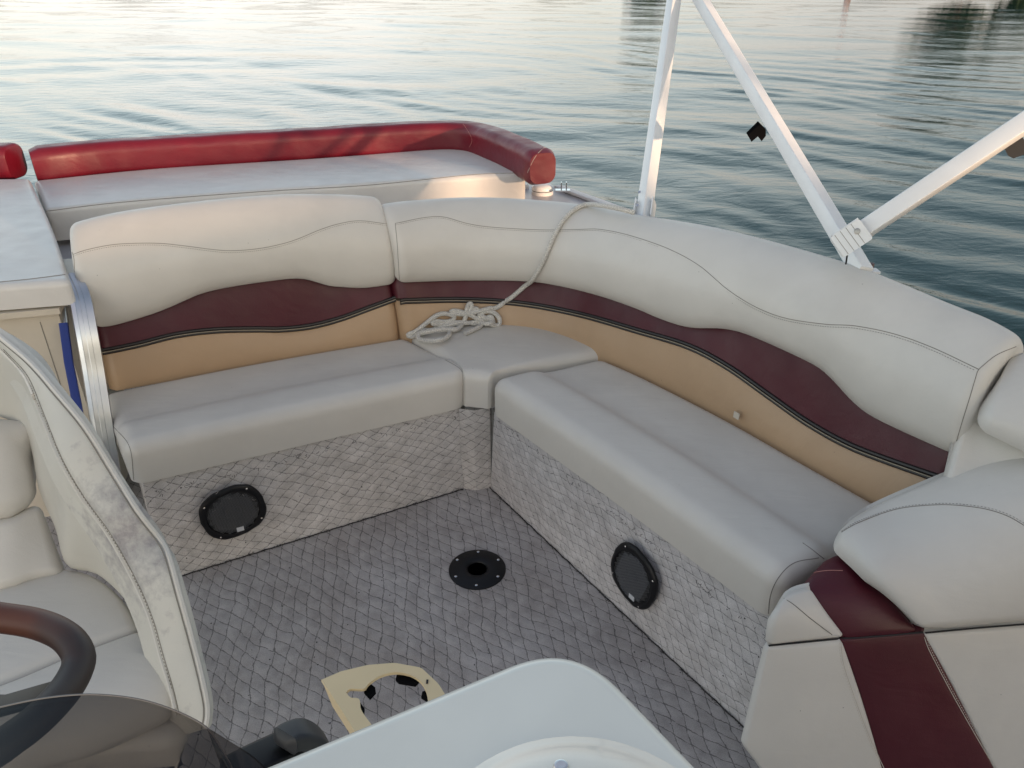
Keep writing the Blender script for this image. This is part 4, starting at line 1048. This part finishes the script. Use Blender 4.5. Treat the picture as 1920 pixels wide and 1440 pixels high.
f, lu, lv = coons(zz(sm), zz(inn), [Z(*sm[0]), Z(*inn[0])], [Z(*sm[-1]), Z(*inn[-1])])
s2 = pillow('inner_side', f, lu, lv, .05, .014, M['worn'], hs, (-.3, -.5, .6), bulge=-.006)
def hq(name, b, t, l, r_, th=.05, rad=.025, bul=.015, m='cream', face=(0, -.7, .7)):
    f, lu, lv = coons(zz(b), zz(t), zz(l), zz(r_)); return pillow(name, f, lu, lv, th, rad, M[m], hs, face, bulge=bul)
u1 = hq('upper_back_pad', [(-200, 985, .66), (0, 972, .655), (40, 958, .655), (76, 935, .66)], [(-200, 800, .82), (-40, 786, .82), (10, 790, .81), (36, 812, .79)], [(-200, 985, .66), (-200, 800, .82)], [(76, 935, .66), (62, 870, .72), (36, 812, .79)], rad=.03, bul=.03)
u2 = hq('lower_back_pad', [(-200, 1130, .545), (0, 1108, .545), (60, 1088, .545), (118, 1076, .545)], [(-200, 985, .65), (0, 972, .65), (40, 958, .65), (78, 938, .65)], [(-200, 1130, .545), (-200, 985, .65)], [(118, 1076, .545), (98, 1000, .595), (78, 938, .65)], rad=.022, bul=.02)
u3 = hq('seat_pad', [(-200, 1345, .535), (0, 1285, .535), (130, 1230, .535), (262, 1176, .535)], [(-200, 1120, .53), (0, 1090, .53), (90, 1068, .53), (150, 1070, .53)], [(-200, 1345, .535), (-200, 1120, .53)], [(262, 1176, .535), (235, 1125, .53), (195, 1088, .53), (150, 1070, .53)], rad=.02, bul=.02, face=(0, 0, 1))
u4 = hq('front_roll', [(-200, 1520, .46), (0, 1470, .46), (180, 1420, .46), (328, 1352, .47)], [(-200, 1342, .535), (0, 1282, .535), (130, 1227, .535), (266, 1174, .535)], [(-200, 1520, .46), (-200, 1430, .53), (-200, 1342, .535)], [(328, 1352, .47), (333, 1290, .515), (310, 1230, .53), (266, 1174, .535)], rad=.02, bul=.018, face=(0, -.3, 1))
# piping on the rim
trm = bvh([s1])
rim_px = [(x-3, y+3) for x, y, z in rim[1:]]
seam(trm, rim_px, s1, M['cream'], r=.0045, name='piping')
seam(trm, [(x-11, y+5) for x, y, z in rim[1:]], s1, M['seamdark'], r=.0012)
seam(bvh([s1, s2]), [(x+2, y) for x, y, z in sm[1:]], s1, M['cream'], r=.004, name='piping')
seam(bvh([s1, s2]), [(x+7, y) for x, y, z in sm[1:]], s1, M['seamdark'], r=.001, stitch=M['thread'])
# shell under the seat and its pedestal
mb = MB(); rc = Z(120, 1250, .3); mb.tube([(rc.x-.1, rc.y+.1, 0), (rc.x-.1, rc.y+.1, .35)], .06, 20); mb.build('pedestal', M['alu'], hs)
sh_pts = fillet([(Z(*rim[-1])+Vector((-.03, .02, 0)))[:2], (Z(*rim[8])+Vector((-.05, 0, 0)))[:2], (Z(*rim[3])+Vector((-.02, -.04, 0)))[:2], (Z(-250, 700, .8))[:2], (Z(-300, 1400, .5))[:2]], .06)
slab('shell', sh_pts, .46, .32, .03, M['cream'], hs, taper=.05)

# ------------------------------------------------------------------ steering wheel, windscreen, console
wc = thing('steering_wheel', T(-130, 1350, .66), 'brown and black steering wheel in front of the helm seat', 'steering wheel')
wp = [(-380, 1300, .62), (-260, 1190, .66), (-120, 1145, .69), (0, 1158, .70), (70, 1170, .70), (120, 1192, .69), (145, 1222, .68), (146, 1250, .67), (125, 1290, .65), (80, 1340, .62), (30, 1380, .60), (-40, 1420, .58), (-200, 1450, .56), (-340, 1400, .58)]
pts = [T(*p) for p in wp]
M['wheel'], n_, b_, N_, L_ = mat('brown_dark_wheel_rim')
tco = N_.new('ShaderNodeTexCoord'); nzz = N_.new('ShaderNodeTexNoise'); nzz.inputs['Scale'].default_value = 9; nzz.inputs['Detail'].default_value = 6; L_.new(tco.outputs['Object'], nzz.inputs['Vector'])
dist = N_.new('ShaderNodeVectorMath'); dist.operation = 'DISTANCE'; dist.inputs[1].default_value = (T(50, 1170, .70)-T(-130, 1350, .66)); L_.new(tco.outputs['Object'], dist.inputs[0])  # browner around the upper rim, darker further along
ma = N_.new('ShaderNodeMath'); ma.operation = 'MULTIPLY_ADD'; ma.inputs[1].default_value = -7; L_.new(dist.outputs['Value'], ma.inputs[0]); L_.new(nzz.outputs['Fac'], ma.inputs[2])
ra = N_.new('ShaderNodeValToRGB'); ra.color_ramp.elements[0].position = .0; ra.color_ramp.elements[0].color = (.035, .026, .024, 1); ra.color_ramp.elements[1].position = .42; ra.color_ramp.elements[1].color = (.12, .042, .025, 1)
L_.new(ma.outputs[0], ra.inputs[0]); L_.new(ra.outputs[0], b_.inputs['Base Color']); b_.inputs['Roughness'].default_value = .52
MB().tube(cat(pts+[pts[0]], 120), .0135, 18, cap=False).build('rim', M['wheel'], wc)
hub = T(-130, 1330, .70)
MB().lathe(hub, (0, .7, .7), [(.035, -.02), (.04, 0), (.03, .012), (0, .015)], 20).build('hub', M['black'], wc)
for k in (1, 8, 12): MB().tube([hub, (hub+pts[k])/2+Vector((0, 0, -.01)), pts[k]], [.012, .009, .009], sect=sq_sect(1.2, .5, .3)).build('spoke', M['black'], wc)

M['smoke'], n_, b_, N_, L_ = mat('smoked_acrylic')
trn = N_.new('ShaderNodeBsdfTransparent'); trn.inputs[0].default_value = (.52, .495, .47, 1)
gls = N_.new('ShaderNodeBsdfGlossy'); gls.inputs['Roughness'].default_value = .06
mxs = N_.new('ShaderNodeMixShader'); mxs.inputs[0].default_value = .035; L_.new(trn.outputs[0], mxs.inputs[1]); L_.new(gls.outputs[0], mxs.inputs[2])
L_.new(mxs.outputs[0], [x for x in N_ if x.type == 'OUTPUT_MATERIAL'][0].inputs[0])
ws = thing('windscreen', T(200, 1440, .42), 'dark smoked windscreen in front of the steering wheel', 'windscreen')
def screen(top, bot, name, th=.004):
    a = cat([T(*p) for p in top], 50); b = cat([T(*p) for p in bot], 50)
    V = []; Fc = []; rows = 8
    for i in range(50):
        for k in range(rows+1): V.append(a[i]*(1-k/rows)+b[i]*k/rows)
    w = rows+1; V = np.array(V)
    nrm = np.cross(V[(25*w)+w]-V[25*w], V[25*w+1]-V[25*w]); nrm /= np.linalg.norm(nrm)
    nb = len(V); V2 = V+nrm*th
    Fc = [(i*w+k, i*w+k+1, (i+1)*w+k+1, (i+1)*w+k) for i in range(49) for k in range(rows)]
    Fc += [tuple(j+nb for j in reversed(f_)) for f_ in Fc]
    edge = [i*w for i in range(50)]+[49*w+k for k in range(1, w)]+[i*w+rows for i in range(48, -1, -1)]+[k for k in range(rows-1, 0, -1)]
    Fc += [(edge[i], edge[(i+1) % len(edge)], edge[(i+1) % len(edge)]+nb, edge[i]+nb) for i in range(len(edge))]
    return obj(name, np.vstack([V, V2]), Fc, M['smoke'], ws, sharp=30)
screen([(-160, 1365, .50), (0, 1326, .49), (90, 1308, .485), (175, 1302, .48), (260, 1311, .475), (330, 1333, .47), (385, 1362, .465), (410, 1395, .46), (440, 1450, .45), (470, 1540, .44)],
       [(-160, 1700, .40), (0, 1700, .39), (90, 1700, .39), (175, 1700, .39), (260, 1700, .39), (320, 1700, .39), (370, 1700, .39), (400, 1700, .39), (440, 1700, .39), (470, 1700, .39)], 'main_pane')
screen([(388, 1366, .463), (430, 1392, .46), (470, 1418, .455), (500, 1448, .45), (530, 1500, .44)], [(430, 1480, .45), (450, 1500, .44), (470, 1540, .44), (490, 1600, .43), (500, 1700, .42)], 'side_pane')

KZ = 1.06
cn = thing('helm_console', Z(900, 1500, .3), 'glossy white helm console with a rounded corner and raised round boss', 'console')
P0, P1, P2, P3 = Z(330, 1492, KZ), Z(1068, 1192, KZ), Z(1470, 1590, KZ), Z(900, 2300, KZ)
ol = fillet([P0, Z(1075, 1186, KZ), P2, P3], [.02, .085, .03, .03], 20)
slab('top', ol, KZ, KZ-.09, .018, M['gel'], cn, taper=.004)
kc = np.array(ol).mean(0)
slab('body', [tuple(kc+(np.array(p)-kc)*.93) for p in ol], KZ-.085, 0.0, .004, M['gel'], cn, taper=.02)
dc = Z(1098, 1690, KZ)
MB().lathe(dc, (0, 0, 1), [(.138, -.003), (.133, .0002), (.127, .002), (.119, .0065), (.107, .0125), (.092, .0175), (.075, .0215), (.04, .0245), (0, .0255)], 64).build('boss', simple('warm_lit_gelcoat', (.80, .75, .66), .16, coat=.4), cn)  # white gelcoat tinted warm: the light it catches is put into the colour
MB().lathe(Z(1052, 1440, KZ+.0155), (0, .15, 1), [(.0068, -.004), (.0068, .001), (.0055, .0035), (.003, .004), (0, .003)], 20).build('screw', M['chrome'], cn)

# throttle
th_ = thing('throttle_lever', T(530, 1410, .8), 'black throttle lever with a rounded grip beside the white console', 'throttle lever')
tA = cat([T(430, 1462, .76), T(480, 1436, .78), T(530, 1412, .80), T(580, 1388, .82)], 20)
MB().tube(tA, .020, sect=sq_sect(1, .75, .3)).build('lever', M['black'], th_)
MB().tube(cat([T(528, 1394, .775), T(545, 1382, .785), T(565, 1377, .79), T(585, 1385, .80), T(600, 1402, .81), T(603, 1418, .815)], 16), [.006]+[.013]*14+[.009], sect=sq_sect(1.25, .8, .5, 5)).build('grip', M['blackrub2'], th_)

# cup holder tray hung on the far side of the console
ch = thing('cup_holder', Z(740, 1320, .72), 'cream plastic cup holder with black rubber fingers, beyond the white console', 'cup holder')
cz = .72
outer = [(603, 1279), (640, 1263), (690, 1251), (740, 1247), (790, 1256), (822, 1286), (850, 1330), (840, 1390), (780, 1440), (700, 1440), (660, 1366), (628, 1316)]
inner = [(650, 1303), (657, 1296), (683, 1296), (692, 1286), (715, 1271), (745, 1265), (775, 1272), (795, 1290), (803, 1320), (800, 1360), (770, 1395), (725, 1395), (695, 1360), (678, 1335), (674, 1315), (658, 1312)]
no = 96
A_ = cat([Z(*p, cz) for p in outer+outer[:1]], no+1)[:-1]; 
def lin(pts, n):
    P_ = np.array([list(p) for p in pts]); L_2 = np.r_[0, np.cumsum(np.linalg.norm(np.diff(P_, axis=0), axis=1))]; s_ = np.linspace(0, L_2[-1], n); return np.stack([np.interp(s_, L_2, P_[:, k]) for k in range(3)], 1)
A_ = lin([Z(*p, cz) for p in outer+outer[:1]], no+1)[:-1]
B_ = cat([Z(*p, cz) for p in inner+inner[:1]], no+1)[:-1]
thk = .005
bmt = bmesh.new()
def loop_(A): 
    vs = [bmt.verts.new(p) for p in A]; return vs, [bmt.edges.new((vs[i], vs[(i+1) % len(vs)])) for i in range(len(vs))]
for dz in (thk, 0):
    va, ea = loop_(A_+np.array([0, 0, dz])); vb, eb = loop_(B_+np.array([0, 0, dz]))
    bmesh.ops.triangle_fill(bmt, use_beauty=True, edges=ea+eb)
    if dz: ta_, tb2 = va, vb
    else:
        for u_, w_ in ((ta_, va), (tb2, vb)):
            for i in range(no): bmt.faces.new((u_[i], u_[(i+1) % no], w_[(i+1) % no], w_[i]))
bmt.verts.index_update()
V = [tuple(v.co) for v in bmt.verts]; Fc = [tuple(v.index for v in f_.verts) for f_ in bmt.faces]; bmt.free()
obj('tray', V, Fc, M['creamplastic'], ch, sharp=40)
fl = [Z(606, 1282, cz), Z(628, 1316, cz), Z(660, 1366, cz), Z(720, 1460, cz)]
mb = MB()
fl2 = [p+Vector((.008, 0, -.05)) for p in fl]
V = [*fl, *fl2]; m_ = len(fl)
V = V+[Vector(v)+Vector((.005, .002, 0)) for v in V]
Fc = [(i, i+1, i+1+m_, i+m_) for i in range(m_-1)]+[(i+2*m_, i+1+2*m_, i+1+3*m_, i+3*m_) for i in range(m_-1)]+[(i+m_, i+1+m_, i+1+3*m_, i+3*m_) for i in range(m_-1)]+[(0, m_, 3*m_, 2*m_)]
obj('flange', V, Fc, M['creamplastic'], ch, sharp=40)
for fp in ([(745, 1265), (762, 1265), (778, 1272), (786, 1281), (779, 1288), (748, 1283), (742, 1277)], [(682, 1296), (693, 1284), (704, 1292), (705, 1301), (694, 1313), (683, 1301)], [(674, 1318), (684, 1332), (683, 1341), (678, 1338), (674, 1328)], [(806, 1296), (792, 1300), (790, 1310), (805, 1320)]):
    MB().prism([Z(*p, cz-.006) for p in fp], (0, 0, 1), .004).build('rubber_finger', M['blackrub'], ch, smooth=False)
MB().box(Z(801, 1278, cz+thk+.0006), (.003, .007, .0008)).build('slot', M['dark'], ch)
MB().prism([Z(*p, cz-.02) for p in ((800, 1350), (860, 1340), (980, 1420), (800, 1420))], (0, 0, 1), .01).build('mounting_arm', M['creamplastic'], ch, smooth=False)

# unseen bench shape added behind the viewer to shade the lower right lounge
bw = thing('bow_light_blocker', (.9, -.9, 0), 'unseen cream bench shape added behind the viewer to block low light', 'bench')
slab('seat_base', fillet([(-.3, -1.5), (1.8, -1.5), (1.8, -.45), (-.3, -.45)], .08), .45, .002, .04, M['cream'], bw)
slab('backrest', fillet([(-.1, -.72), (1.9, -.72), (1.9, -.47), (-.1, -.47)], .08), 1.35, .44, .06, M['cream'], bw)

for (a, b, n, par) in ((a1_, b1_, n1_, rb1), (a3_, b3_, n3_, rb3)):
    mb = MB().tube([a.lerp(b, k/60)-n*(.003+.0015*math.sin(k*1.9))+Vector((0, 0, .002)) for k in range(61)], .0017, 6)
    mb.build('joint_line', M['welt'], par)  # thin dark line drawn along the joint of floor and base
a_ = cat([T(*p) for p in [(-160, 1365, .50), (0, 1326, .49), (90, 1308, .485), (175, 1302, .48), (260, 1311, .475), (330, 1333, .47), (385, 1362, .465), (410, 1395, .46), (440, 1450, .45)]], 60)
MB().tube(a_, .0006, 6).build('edge_highlight', simple('highlight_grey', (.10, .10, .10), .35), ws)  # highlight along the screen edge, put in as a thin grey tube
